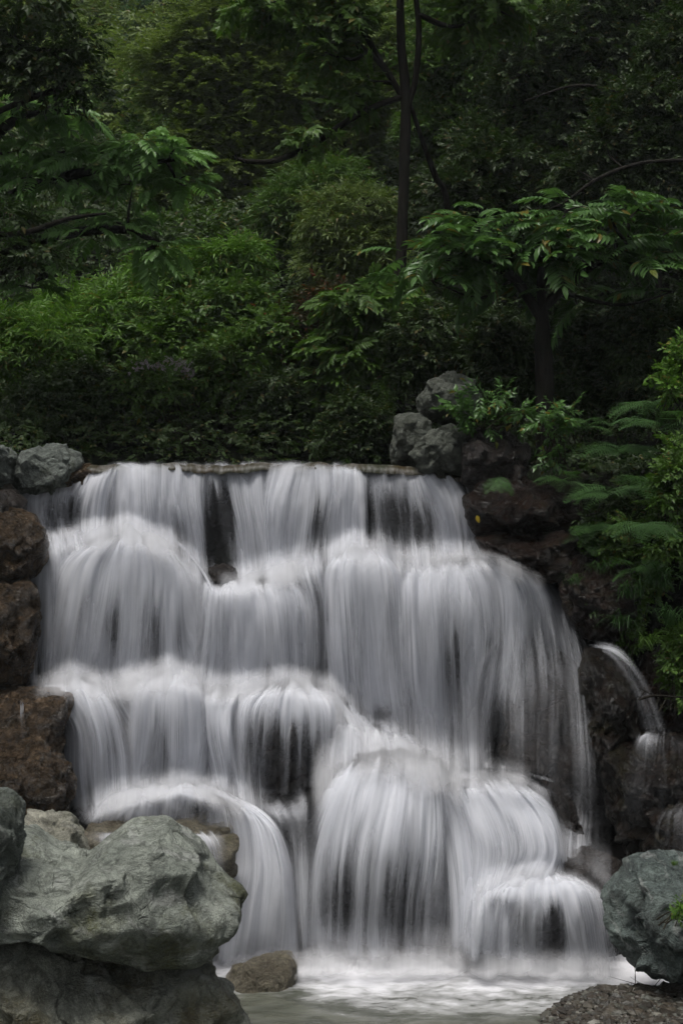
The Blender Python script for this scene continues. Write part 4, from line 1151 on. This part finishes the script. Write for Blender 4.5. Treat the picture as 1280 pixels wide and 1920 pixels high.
def plant(name, label, cat, Y, clumps, kind, size, mat, stems=None, sr=(0.05, 0.02), bark='bark', group=None, flat=1.0, droop=0.15, limbs=True,
          crown="crown", trunk="trunk", shell=2.2, basepx=None, gnd=None, extra=None):
    """clumps: (px, py, rx, ry, sprays[, dY]) ellipsoids of foliage seen at those photo pixels at distance Y;
    stems: list of trunk paths [(px, py[, dY]) ...] from the root up"""
    if basepx is None:
        basepx = stems[0][0][0] if stems else clumps[0][0]
    bx = (basepx - 640) * Y / F
    bz = float(terr(bx, Y)) if gnd is None else gnd
    if gnd is None and Y < 13.4:      # rooted in the rock face at the foot of its own foliage
        cz = max(clumps, key=lambda c: c[1])
        bx, bz = (cz[0] - 640) * Y / F, H - (cz[1] + cz[3] - HZ) * Y / F
    root = empty(name, (bx, Y, bz))
    tag(root, label, cat, group)
    O = np.array([bx, Y, bz])
    pos, dirs, ups, sc, cl = [], [], [], [], []
    woods = []
    ends = []
    paths = []
    if stems:
        for i, st in enumerate(stems):
            pts = []
            for j, q in enumerate(st):
                dY = q[2] if len(q) > 2 else 0.0
                pts.append(at(q[0], q[1], Y + dY))
            if i == 0: pts[0] = np.array([pts[0][0], pts[0][1], bz - 0.1])
            rr = sr if i == 0 else tuple(v * .62 for v in sr)
            woods.append(tube(pts, [rr[0] * (1.25 if i == 0 else 1), rr[0], rr[1]], 9, wob=rr[0] * .12))
            paths.append(catmull(pts, 24))
        allp = np.concatenate(paths)
    for c in clumps:
        px, py, rx, ry, n = c[:5]
        dY = c[5] if len(c) > 5 else 0.0
        C = at(px, py, Y + dY)
        R3 = np.array([rx, rx * .8, ry]) * (Y + dY) / F
        n = int(n)
        d = norm(rng.normal(size=(n, 3)))
        r = rng.random(n) ** (1 / shell)
        # uneven outline
        r = r * (1 + 0.28 * vnoise(d * 1.6 + px * .37, int(px) & 255) + 0.12 * vnoise(d * 4.1 + py, 5))
        p = C + d * r[:, None] * R3
        od = norm(d * np.array([1, 1, .55]) + rng.normal(size=(n, 3)) * .45 + np.array([0, 0, .12 - droop]))
        od[:, 2] = np.minimum(od[:, 2] * flat, .12 if kind == 'pinnate' else 9)
        pos.append(p); dirs.append(od)
        ups.append(norm(rng.normal(size=(n, 3)) * .28 * (0.4 + flat) + np.array([0, 0, 1]) + d * .35))
        sc.append(size * rng.uniform(.65, 1.25, n))
        cv = vnoise(p * 2.3 / max(size, .12) * .12 + px, 11) * .5 + .5
        cl.append(np.clip(cv * .7 + rng.random() * .3, 0, 1))
        if limbs:
            if stems:
                dist = np.linalg.norm(allp - C, axis=1) + np.maximum(0, allp[:, 2] - C[2]) * 1.5
                a = allp[int(np.argmin(dist))]
                midp = (a + C) / 2 + np.array([0, 0, -.1 * abs(C[0] - a[0])]) + rng.normal(size=3) * .04
                woods.append(tube([a, midp, C], [sr[1] * .8, sr[1] * .5, sr[1] * .2], 6))
            for k in range(4 if n > 60 else 2):   # twigs that reach into the clump
                e = p[int(rng.integers(n))]
                s0 = C if stems else O + rng.normal(size=3) * np.array([.08, .08, 0])
                mid = s0 * .5 + e * .5 + rng.normal(size=3) * .05 * np.linalg.norm(e - s0)
                woods.append(tube([s0, mid, e], [sr[1] * .45, sr[1] * .3, sr[1] * .12], 5))
    V, Fc, A, B = scatter(kind, np.concatenate(pos), np.concatenate(dirs), np.concatenate(ups), np.concatenate(sc), np.concatenate(cl))
    cr = obj_np(crown, V - O, [Fc], M[mat], parent=root, smooth=False, attrs=dict(rnd=A, clump=B))
    if woods:
        V, Fc = join_np(woods)
        obj_np(trunk, V - O, [Fc], M[bark], parent=root)
    if extra: extra(root, O)
    return root


def sub(parent_clumps, n, k=26):
    """split large ellipses into several smaller overlapping ones so crowns read as clumps"""
    out = []
    for c in parent_clumps:
        px, py, rx, ry, m = c[:5]
        dY = c[5] if len(c) > 5 else 0
        for i in range(n):
            a, r = rng.uniform(0, 2 * math.pi), math.sqrt(rng.random()) * .85
            f = rng.uniform(.30, .55)
            out.append((px + math.cos(a) * r * rx, py + math.sin(a) * r * ry, rx * f, ry * f, m / n, dY + rng.uniform(-.5, .5) * rx / 160))
    return out


# ------------------------------------------------------------------ undergrowth over the hillside (nobody could count it)
def undergrowth(n, y0, y1, kind, mat, size, hmax, xw=0.30, seed=0, name="undergrowth", keep=None):
    r = np.random.default_rng(seed)
    y = y0 + (y1 - y0) * r.random(n) ** .8
    x = (r.random(n) * 2 - 1) * (xw * y + 1)
    z = terr(x, y)
    lump = vnoise(np.stack([x * .7, y * .7, 0 * x], -1), seed + 3) * .5 + .5
    p = np.stack([x, y, z + r.random(n) ** 1.3 * hmax * (.25 + lump)], -1)
    if keep is not None:
        m = keep(p); p = p[m]; lump = lump[m]
    n = len(p)
    d = norm(r.normal(size=(n, 3)) * np.array([1, 1, .5]) + np.array([0, -.5, .1]))
    u = norm(r.normal(size=(n, 3)) * .35 + np.array([0, -.25, 1]))
    V, Fc, A, B = scatter(kind, p, d, u, size * r.uniform(.6, 1.3, n) * (p[:, 1] / 20) ** .5, np.clip(lump + r.normal(size=n) * .12, 0, 1))
    o = obj_np(name, V, [Fc], M[mat], smooth=False, attrs=dict(rnd=A, clump=B))
    tag(o, kind="stuff")
    return o


undergrowth(42000, 18.5, 34, 'cheap', 'leaf_dark', .23, 1.3, seed=1)
undergrowth(45000, 26, 56, 'cheap', 'leaf_olive', .30, 3.0, seed=2)
undergrowth(9000, 13.6, 18.5, 'ovate', 'leaf_dark', .16, .55, seed=3, keep=lambda p: (p[:, 0] > 1.3) | (p[:, 1] > 14.9) | (p[:, 0] < -3.1))  # dark growth behind the crest added to deepen the shade there
undergrowth(3500, 11.2, 13.8, 'ovate', 'leaf_dark', .18, .3, seed=4, keep=lambda p: (p[:, 0] > 2.15 + .0 * p[:, 1]))

# ------------------------------------------------------------------ far trees
def tree(label, Y, crown, trunkx, kind, size, mat, n=14, sr=(.12, .05), dens=1.0, bark='bark', cat="tree", lean=0, top=None, name="broadleaf_tree", more=(), **kw):
    ys = [c[1] for c in crown]
    top_ = min(ys) if top is None else top
    bx = (trunkx - 640) * Y / F
    bz = float(terr(bx, Y)); bpy_ = HZ + (H - bz) * F / Y
    st = [[(trunkx, bpy_ + 10), (trunkx + lean * .4 + rng.uniform(-6, 6), (bpy_ * .6 + top_ * .4)), (trunkx + lean, top_)]]
    cl = sub([(c[0], c[1], c[2], c[3], c[4] * dens, c[5] if len(c) > 5 else 0) for c in crown], n)
    return plant(name, label, cat, Y, cl, kind, size, M and mat, stems=st + list(more), sr=sr, bark=bark, **kw)


tree("hazy bluish conifer standing farthest back near the top left", 42, [(210, 60, 40, 110, 900), (212, 150, 50, 60, 500), (208, -60, 30, 70, 500)], 211, 'cheap', .36, 'leaf_hazed', n=12, name="conifer_tree", sr=(.16, .06), dens=2.6)
tree("pale olive round tree far back in the top left corner", 38, [(50, 60, 110, 90, 1500), (90, -30, 90, 60, 700)], 60, 'cheap', .34, 'leaf_olive', n=22, dens=2.6)
tree("dull olive tree between the top left corner and the bluish conifer", 40, [(140, 30, 60, 80, 800), (135, 110, 60, 50, 500)], 138, 'cheap', .34, 'leaf_olive', n=14, dens=2.6)
tree("grey-green tree just right of the bluish conifer", 36, [(300, 60, 70, 110, 1500), (290, -40, 70, 60, 600)], 300, 'cheap', .32, 'leaf_hazed', n=20, dens=2.6)
tree("dense olive tree behind the slender airy tree at the top", 32, [(560, 60, 90, 90, 1500), (520, -20, 90, 60, 800)], 560, 'cheap', .30, 'leaf_olive', n=20, dens=2.4)
tree("bushy mid-green tree below the bluish conifer", 29, [(220, 215, 110, 55, 2300), (290, 180, 60, 40, 900)], 225, 'ovate', .24, 'leaf_mid', n=22, dens=1.7)
tree("low green tree right of the bushy tree below the conifer", 27.5, [(330, 270, 90, 45, 1500), (250, 300, 70, 40, 900)], 320, 'ovate', .23, 'leaf_mid', n=16, dens=1.7)
tree("dark green tree behind the twin-stemmed trunk", 24, [(640, 190, 80, 90, 1700), (680, 90, 70, 60, 900), (620, 300, 70, 60, 900)], 650, 'ovate', .22, 'leaf_olive', n=22, dens=1.7)
tree("leafy green tree just right of the twin-stemmed trunk", 22, [(880, 130, 110, 90, 2400), (900, 40, 110, 60, 1200), (840, 230, 80, 60, 1200)], 880, 'ovate', .21, 'leaf_mid', n=26, dens=1.6)
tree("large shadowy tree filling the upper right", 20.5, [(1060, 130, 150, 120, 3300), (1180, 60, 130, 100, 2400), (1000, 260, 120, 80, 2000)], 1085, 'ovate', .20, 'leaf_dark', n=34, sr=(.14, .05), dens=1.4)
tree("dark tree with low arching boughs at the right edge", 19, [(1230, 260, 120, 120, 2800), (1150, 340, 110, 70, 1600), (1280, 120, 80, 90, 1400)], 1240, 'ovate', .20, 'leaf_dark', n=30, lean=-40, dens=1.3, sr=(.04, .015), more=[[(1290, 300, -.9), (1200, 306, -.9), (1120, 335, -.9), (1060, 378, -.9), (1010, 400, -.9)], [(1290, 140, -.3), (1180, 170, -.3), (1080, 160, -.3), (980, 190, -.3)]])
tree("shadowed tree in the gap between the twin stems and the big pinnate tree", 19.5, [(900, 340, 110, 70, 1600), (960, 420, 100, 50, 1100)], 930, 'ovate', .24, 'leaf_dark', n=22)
tree("light green feathery tree in the middle of the slope", 21, [(560, 400, 80, 50, 1600), (600, 350, 70, 40, 1000)], 575, 'narrow', .27, 'leaf_mid', n=18)
tree("small green tree at mid slope left of the feathery one", 23, [(470, 470, 70, 40, 1100), (380, 440, 80, 40, 1200)], 430, 'ovate', .26, 'leaf_mid', n=16)
tree("yellow-green narrow-leaved tree beside the main dark trunk", 19.5, [(660, 420, 80, 60, 1700), (690, 500, 60, 50, 1000), (640, 500, 70, 40, 900)], 665, 'narrow', .24, 'leaf_olive', n=22)

# slender tree with flat airy layers of fine leaves
plant("airy_tree", "slender tree with flat layered boughs of fine leaves, left of centre", "tree", 24,
      [(430, 40, 90, 23, 756), (385, 85, 90, 22, 756), (485, 95, 90, 22, 756), (430, 140, 110, 23, 936), (500, 185, 90, 21, 756), (370, 180, 90, 21, 720), (440, 232, 90, 20, 756),
       (520, 265, 80, 20, 648), (370, 275, 90, 20, 720), (430, 320, 100, 20, 756), (520, 340, 60, 11, 250), (350, 360, 70, 19, 540), (440, 385, 90, 21, 684), (300, 110, 60, 14, 260), (470, -20, 90, 20, 420)],
      'fine', .46, 'leaf_airy', stems=[[(440, 800), (441, 430), (439, 300), (436, 150), (432, -20)]], sr=(.055, .02), flat=.5, bark='bark')

# ------------------------------------------------------------------ the dark twin-stemmed tree in the middle
plant("twin_stemmed_tree", "tall dark tree with two upright stems in the centre", "tree", 16.4,
      [(560, 25, 60, 28, 60), (630, 40, 60, 35, 70), (670, 15, 36, 26, 30), (610, 100, 35, 25, 32), (870, 40, 44, 30, 36, .6), (920, 10, 70, 34, 70), (690, 150, 24, 24, 12),
       (660, 170, 30, 20, 24), (580, 245, 26, 16, 20), (500, 8, 60, 20, 60), 
       (620, -110, 120, 60, 120), (850, -110, 120, 60, 120)],
      'maple', .30, 'leaf_mid', sr=(.058, .04), bark='bark', droop=.5,
      stems=[[(748, 830), (748, 590), (755, 400), (760, 190), (752, 90), (750, 0), (752, -160)],
             [(764, 200), (778, 150), (785, 60), (778, -20), (770, -140)],
             [(842, 800, .6), (840, 410, .5), (815, 330, .3), (792, 265, .15), (768, 195, 0)],
             [(756, 185), (715, 120), (660, 78), (600, 40), (540, 18), (470, 4)],
             [(758, 180), (690, 205), (632, 240), (585, 272), (520, 300), (470, 303), (445, 298)],
             [(715, 120), (680, 60), (620, 0), (600, -40)]])

# ------------------------------------------------------------------ trees with long compound leaves
plant("pinnate_leaved_tree", "umbrella-shaped tree with long leaves of paired leaflets above the crest boulders", "tree", 13.8,
      [(897, 420, 70, 26, 16), (961, 417, 50, 22, 11), (1060, 396, 70, 26, 16), (1139, 392, 60, 24, 12), (1195, 393, 40, 20, 7), (1237, 446, 55, 30, 12), (826, 462, 60, 26, 12), (787, 467, 40, 16, 6),
       (882, 481, 70, 30, 14), (957, 471, 70, 30, 16), (1046, 486, 70, 30, 16), (1110, 476, 70, 30, 14), (1185, 494, 50, 30, 9), (929, 513, 50, 20, 8), (1078, 552, 60, 24, 9), (809, 526, 50, 22, 8), (1263, 547, 50, 30, 9), (1018, 450, 80, 30, 16), (1144, 455, 80, 30, 14)],
      'pinnate', .46, 'leaf_pinnate', sr=(.085, .03), droop=.1, flat=.6, shell=1.6,
      stems=[[(1024, 850), (1020, 720), (1016, 600), (1014, 530)], [(1016, 600), (960, 520), (880, 470)], [(1015, 580), (1090, 510), (1180, 460)], [(1014, 550), (1020, 470), (1040, 430)]])
plant("pinnate_leaved_tree", "pale-leaved tree reaching in from the left edge with drooping paired leaflets", "tree", 15.2,
      [(260, 275, 60, 20, 30), (320, 290, 40, 26, 23), (200, 290, 60, 24, 27), (330, 340, 36, 24, 17), (250, 345, 50, 20, 15), (120, 285, 60, 26, 27), (40, 280, 60, 26, 27), (60, 330, 60, 26, 20), (140, 340, 60, 26, 17),
       (20, 190, 50, 24, 23), (90, 200, 50, 22, 20), (140, 215, 30, 20, 11), (230, 420, 50, 22, 17), (290, 465, 44, 18, 18), (180, 440, 50, 20, 13), (60, 420, 60, 26, 15), (70, 500, 50, 24, 13), (-60, 250, 70, 60, 51), (-60, 400, 70, 60, 40), (60, 540, 40, 20, 10)],
      'pinnate', .36, 'leaf_pale', sr=(.09, .03), droop=.25, flat=.7, shell=1.6,
      stems=[[(-90, 830), (-85, 600), (-80, 400), (-60, 150)], [(-80, 420), (60, 350), (200, 315), (330, 300)], [(-82, 520), (80, 450), (220, 430), (300, 455)], [(-78, 340), (20, 230), (110, 205)], [(-80, 560), (20, 500), (90, 520)]])
plant("shaded_bough_tree", "dark thin-twigged tree overhanging the top left corner", "tree", 14.6,
      [(40, 90, 60, 34, 100), (110, 110, 50, 34, 90), (150, 160, 36, 26, 50), (60, 150, 60, 24, 60), (-20, 60, 60, 60, 90), (150, 70, 30, 26, 40), (60, 10, 80, 30, 130), (10, 400, 50, 20, 40), (60, 480, 60, 30, 60)],
      'ovate', .24, 'leaf_dark', sr=(.05, .018), droop=.3,
      stems=[[(-140, 830), (-130, 500), (-110, 150)], [(-115, 150), (-20, 60), (60, 90), (160, 95)], [(-112, 260), (30, 195), (120, 165), (165, 150)], [(-125, 420), (20, 440), (130, 410), (200, 400)]])

# ------------------------------------------------------------------ shrubs along the stream
G_SH = "leafy shrubs along the top of the stream"


def shrub(label, Y, crown, kind, size, mat, n=12, name="shrub", shell=2.6, droop=.2, **kw):
    return plant(name, label, "shrub", Y, sub(crown, n), kind, size, M and mat, sr=(.02, .012), bark='twig', crown="foliage", trunk="stems", group=G_SH, shell=shell, droop=droop, **kw)


shrub("bright narrow-leaved bush at the left edge above the crest boulders", 17.2, [(50, 640, 90, 60, 1300), (20, 700, 90, 60, 900)], 'narrow', .26, 'leaf_bright', n=16)
shrub("bright bamboo-like bush left of centre, widest of the shrubs", 17.8, [(190, 590, 110, 55, 1900), (130, 650, 100, 60, 1400)], 'narrow', .27, 'leaf_bright', n=22)
shrub("tall bright bush with arching tops left of the dark gap", 18.2, [(340, 530, 90, 55, 1700), (420, 510, 70, 45, 1200), (300, 590, 100, 50, 1200)], 'narrow', .27, 'leaf_bright', n=24)
shrub("mid-green bush under the tall arching one", 17.3, [(350, 630, 90, 50, 1200), (440, 590, 70, 50, 900)], 'ovate', .24, 'leaf_mid', n=16)
shrub("dark spreading bush at the left above the grey crest boulder", 16.4, [(90, 745, 110, 50, 900), (200, 730, 90, 45, 800)], 'ovate', .20, 'leaf_dark', n=16)


def flowers(root, O):
    pos, d = [], []
    for px, py, r, n in ((268, 688, 16, 26), (322, 676, 18, 20), (345, 690, 16, 24), (300, 690, 8, 8), (355, 705, 10, 10)):
        for _ in range(n):
            pos.append(at(px + rng.normal() * r * .5, py + rng.normal() * r * .3, 15.5 + rng.uniform(-.08, .08)))
    pos = np.array(pos)
    dd = norm(rng.normal(size=(len(pos), 3)) + np.array([0, -.6, .6]))
    V, Fc, A, B = scatter('cheap', pos, dd, norm(rng.normal(size=(len(pos), 3)) + np.array([0, -.5, 1])), np.full(len(pos), .055), rng.random(len(pos)))
    obj_np("blossom", V - O, [Fc], M['flower'], parent=root, smooth=False, attrs=dict(rnd=A, clump=B))


shrub("low bush with faded mauve blossom clusters", 16.2, [(310, 725, 90, 45, 800), (270, 700, 50, 26, 260)], 'ovate', .19, 'leaf_mid', n=14, name="flowering_shrub", extra=flowers)
shrub("green bush right of the mauve-blossomed one", 16.5, [(450, 700, 80, 55, 1100), (500, 640, 70, 50, 900)], 'ovate', .20, 'leaf_mid', n=18)
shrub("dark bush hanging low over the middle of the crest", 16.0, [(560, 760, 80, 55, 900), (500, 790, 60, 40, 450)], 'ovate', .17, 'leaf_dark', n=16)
shrub("rusty-tinged bush in front of the main dark trunk", 16.6, [(620, 590, 80, 50, 1000), (560, 640, 60, 40, 500)], 'ovate', .21, 'leaf_brown', n=16)
shrub("feathery green bush at the foot of the dark trunk", 15.9, [(690, 590, 70, 45, 560), (650, 680, 70, 50, 560)], 'pinnate', .30, 'leaf_mid', n=12)
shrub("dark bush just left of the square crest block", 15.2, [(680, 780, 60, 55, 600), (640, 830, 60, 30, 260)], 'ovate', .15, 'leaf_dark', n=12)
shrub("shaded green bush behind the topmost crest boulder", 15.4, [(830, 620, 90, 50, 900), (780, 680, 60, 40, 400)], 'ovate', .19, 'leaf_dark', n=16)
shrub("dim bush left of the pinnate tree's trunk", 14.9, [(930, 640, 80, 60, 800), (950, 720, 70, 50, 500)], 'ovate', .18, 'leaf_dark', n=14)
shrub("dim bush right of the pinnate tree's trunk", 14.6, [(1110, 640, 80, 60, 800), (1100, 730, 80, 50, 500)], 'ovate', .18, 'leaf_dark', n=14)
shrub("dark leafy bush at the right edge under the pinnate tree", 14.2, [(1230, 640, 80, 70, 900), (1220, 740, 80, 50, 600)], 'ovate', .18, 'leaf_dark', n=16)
shrub("small bush with broad light leaves on the boulder bank", 12.7, [(880, 770, 34, 22, 34), (930, 745, 40, 20, 36), (900, 800, 20, 14, 14), (985, 770, 30, 20, 24)], 'ovate', .19, 'leaf_pinnate', n=3, name="broad_leaved_plant")
shrub("leafy sprig above the dark shaded boulder", 12.5, [(1035, 800, 30, 20, 24), (1030, 850, 30, 18, 20), (1060, 770, 34, 16, 20)], 'ovate', .18, 'leaf_pinnate', n=3, name="broad_leaved_plant")
shrub("bright bushy shrub hanging over the right bank", 11.6, [(1262, 940, 40, 60, 300), (1255, 1030, 40, 45, 240), (1285, 870, 40, 60, 260)], 'ovate', .14, 'leaf_mid', n=12)
shrub("small bright shrub at the right edge above the fern bank", 12.0, [(1265, 680, 30, 40, 90), (1270, 750, 26, 40, 90)], 'ovate', .14, 'leaf_bright', n=5)
shrub("green shrub hanging beside the thin side stream", 11.3, [(1262, 1200, 34, 60, 260), (1275, 1280, 26, 50, 160)], 'ovate', .12, 'leaf_mid', n=9)
shrub("dark hanging bush on the bank between ferns and grass", 12.1, [(1120, 1040, 60, 60, 420), (1180, 960, 60, 60, 380)], 'ovate', .14, 'leaf_dark', n=14)
shrub("fine-leaved growth draping the bank between the broad fern and the grass", 11.9, [(1150, 1010, 60, 40, 520), (1200, 1090, 50, 50, 460), (1170, 1180, 40, 40, 300)], 'ovate', .10, 'leaf_mid', n=10)
shrub("small leafy creeper above the dark red boulder", 12.0, [(1160, 1120, 50, 40, 260)], 'ovate', .12, 'leaf_dark', n=6)

# ------------------------------------------------------------------ ferns and grass on the right bank
G_F = "ferns on the right bank"


def fern(label, px, py, Y, size, n, spread=(1, 1), mat='leaf_fern', tilt=-.1):
    C = at(px, py, Y)
    root = empty("fern", tuple(C))
    tag(root, label, "fern", G_F)
    parts = []
    for i in range(n):
        a = rng.uniform(-math.pi * .98, 0.15) if i % 3 else rng.uniform(-math.pi, math.pi)
        d = np.array([math.cos(a) * spread[0], math.sin(a) * .8, rng.uniform(-.1, .5) * spread[1] + tilt])
        V, Fc, A, B = scatter('fern', np.array([rng.normal(size=3) * .02]), d[None], np.array([[0, -.25, 1.]]), np.array([size * rng.uniform(.7, 1.15)]), np.array([rng.random()]))
        o = obj_np("frond", V, [Fc], M[mat], parent=root, smooth=False, attrs=dict(rnd=A, clump=B))


fern("fern with long flat fronds pointing left, above the others", 1160, 845, 12.2, .50, 11, (1.3, .6))
fern("upright fern at the right edge beside the long flat one", 1240, 800, 12.0, .48, 10)
fern("small pale fern behind the long flat one", 1100, 800, 12.5, .36, 8)
fern("broad fern halfway down the bank", 1140, 925, 11.9, .44, 11, (1.2, .5))
fern("fern hanging over the edge right of the broad one", 1200, 900, 11.8, .42, 9, (1, .4))
fern("little fern in the shade on the overhanging slab", 935, 900, 12.1, .2, 9, (.8, .5), tilt=-.5)
fern("small fern beside the flat layered rock", 1095, 1010, 11.9, .22, 8, tilt=-.3)
fern("dark fern under the bright bushy shrub", 1195, 1060, 11.5, .34, 8, tilt=-.3)
fern("low fern under the sprig of broad leaves", 1060, 905, 12.3, .30, 7, tilt=-.2)
fern("fern leaning out near the small bright shrub", 1215, 760, 12.4, .42, 8)

fern("dark fern drooping from the bank between the layered rock and the dark red boulder", 1120, 985, 11.9, .34, 9, tilt=-.4)
fern("long-fronded fern hanging in front of the bright bushy shrub", 1215, 985, 11.3, .40, 10, (1.1, .4), tilt=-.2)

G_G = "grass tufts on the right bank"


def tuft(label, px, py, Y, size, n, mat='leaf_fern', fwd=-.7):
    C = at(px, py, Y)
    pos = rng.normal(size=(n, 3)) * np.array([.05, .03, .02]) * size * 3
    d = norm(rng.normal(size=(n, 3)) * np.array([1, .6, 0]) + np.array([0, fwd, 0]))
    V, Fc, A, B = scatter('blade', pos, d, np.tile([0, 0, 1.], (n, 1)), size * rng.uniform(.5, 1.1, n), rng.random(n))
    o = obj_np("grass_tuft", V, [Fc], M[mat], smooth=False, attrs=dict(rnd=A, clump=B))
    o.location = tuple(C)
    tag(o, label, "grass tuft", G_G)


tuft("arching grass tuft high on the bank under the bright shrub", 1235, 1100, 11.4, .34, 60)
tuft("drooping grass tuft left of the arching one", 1185, 1120, 11.5, .32, 50)
tuft("thin grass tuft above the thin side stream", 1165, 1175, 11.5, .26, 40)
tuft("long grass tuft at the right edge beside the side stream", 1255, 1170, 11.2, .30, 50)
tuft("small grass tuft beside the dark red boulder", 1130, 1075, 11.7, .22, 36)
tuft("sparse grass tuft near the fern at the layered rock", 1075, 1095, 11.6, .2, 24)
tuft("dark grass tuft low on the bank above the black rock", 1215, 1215, 11.25, .26, 40, 'leaf_mid')
tuft("bright grass tuft growing on top of the blue-green boulder", 1262, 1622, 9.9, .06, 70, 'leaf_bright', 0)
shrub("tiny leafy sprig on the side of the blue-green boulder at the right edge", 9.45, [(1278, 1690, 14, 34, 40), (1268, 1720, 8, 14, 10)], 'ovate', .06, 'leaf_bright', n=3, name="leafy_sprig")

# ------------------------------------------------------------------ shore: pebbles, sticks, a yellow leaf
def gravel():
    n = 15000
    V0, F0 = ico(1)
    y = rng.uniform(9.3, 10.5, n); x = rng.uniform(0.95, 2.9, n)
    z = terr(x, y)
    m = z > -0.05
    x, y, z = x[m], y[m], z[m]
    n = len(x)
    s = np.minimum(rng.gamma(1.5, .0055, n) + .004, .04)
    Vs = []
    for i in range(n):
        q = V0 * (1 + rng.normal(size=(len(V0), 1)) * .18) * s[i] * np.array([rng.uniform(.8, 1.6), rng.uniform(.8, 1.4), rng.uniform(.35, .7)])
        a = rng.uniform(0, 6.28); c, s_ = math.cos(a), math.sin(a)
        Vs.append(np.stack([q[:, 0] * c - q[:, 1] * s_, q[:, 0] * s_ + q[:, 1] * c, q[:, 2]], -1) + [x[i], y[i], z[i] + s[i] * .25 + .03])
    Fc = (F0[None] + (np.arange(n) * len(V0))[:, None, None]).reshape(-1, 3)
    o = obj_np("gravel", np.concatenate(Vs), [Fc], M['pebble'], smooth=False, attrs=dict(rnd=np.repeat(rng.random(n), len(V0))))
    tag(o, kind="stuff")


gravel()


def stick(label, pts, Y, r, name="stick", twigs=0):
    P = [at(p[0], p[1], Y + (p[2] if len(p) > 2 else 0)) for p in pts]
    parts = [tube(P, [r, r * .8, r * .4], 7, r * .3)]
    for k in range(twigs):
        a = P[int(rng.integers(len(P)))]
        e = a + rng.normal(size=3) * np.array([.12, .08, .08])
        parts.append(tube([a, (a + e) / 2 + rng.normal(size=3) * .02, e], [r * .5, r * .4, r * .15], 5))
    V, Fc = join_np(parts)
    o = obj_np(name, V, [Fc], M['bark'], origin=P[0])
    tag(o, label, "stick")


stick("short dark stick lying at the water's edge on the pebbles", [(1108, 1866), (1118, 1870), (1130, 1878)], 9.9, .008)
stick("tangle of thin roots under the blue-green boulder", [(1190, 1845), (1225, 1850), (1250, 1862)], 9.85, .005, "root_tangle", 14)
stick("bare dead twig poking out beside the thin side stream", [(1196, 1312), (1225, 1304), (1260, 1306), (1310, 1308)], 11.0, .010, "dead_twig", 6)

lV, lF = leaf6(.07, .5, .1, .2)
lf = obj_np("fallen_leaf", place((lV, lF), np.zeros(3), [.3, -.2, -1], [0, -1, .2])[0], [lF], M['dead_leaf'], attrs=dict(rnd=np.full(8, .5), clump=np.full(8, .5)))
lf.location = tuple(at(893, 966, 11.9))
tag(lf, "single yellow leaf stuck to the wet rock by the top curtain", "leaf")

# ------------------------------------------------------------------ faint haze of the wet valley
def haze():
    x0, x1, y0, y1, z0, z1 = -62, 62, -42, 102, -2.2, 54
    V = np.array([[x, y, z] for x in (x0, x1) for y in (y0, y1) for z in (z0, z1)], float)
    Fc = np.array([[0, 1, 3, 2], [4, 6, 7, 5], [0, 4, 5, 1], [2, 3, 7, 6], [0, 2, 6, 4], [1, 5, 7, 3]])
    m = bpy.data.materials.new("haze"); m.use_nodes = True
    nt = m.node_tree; nt.nodes.clear()
    out = nt.nodes.new("ShaderNodeOutputMaterial"); pv = nt.nodes.new("ShaderNodeVolumePrincipled")
    pv.inputs["Density"].default_value = 0.0007
    pv.inputs["Color"].default_value = (.86, .93, .95, 1)
    nt.links.new(pv.outputs[0], out.inputs["Volume"])
    o = obj_np("haze", V, [Fc], m, smooth=False)
    tag(o, kind="stuff")


haze()
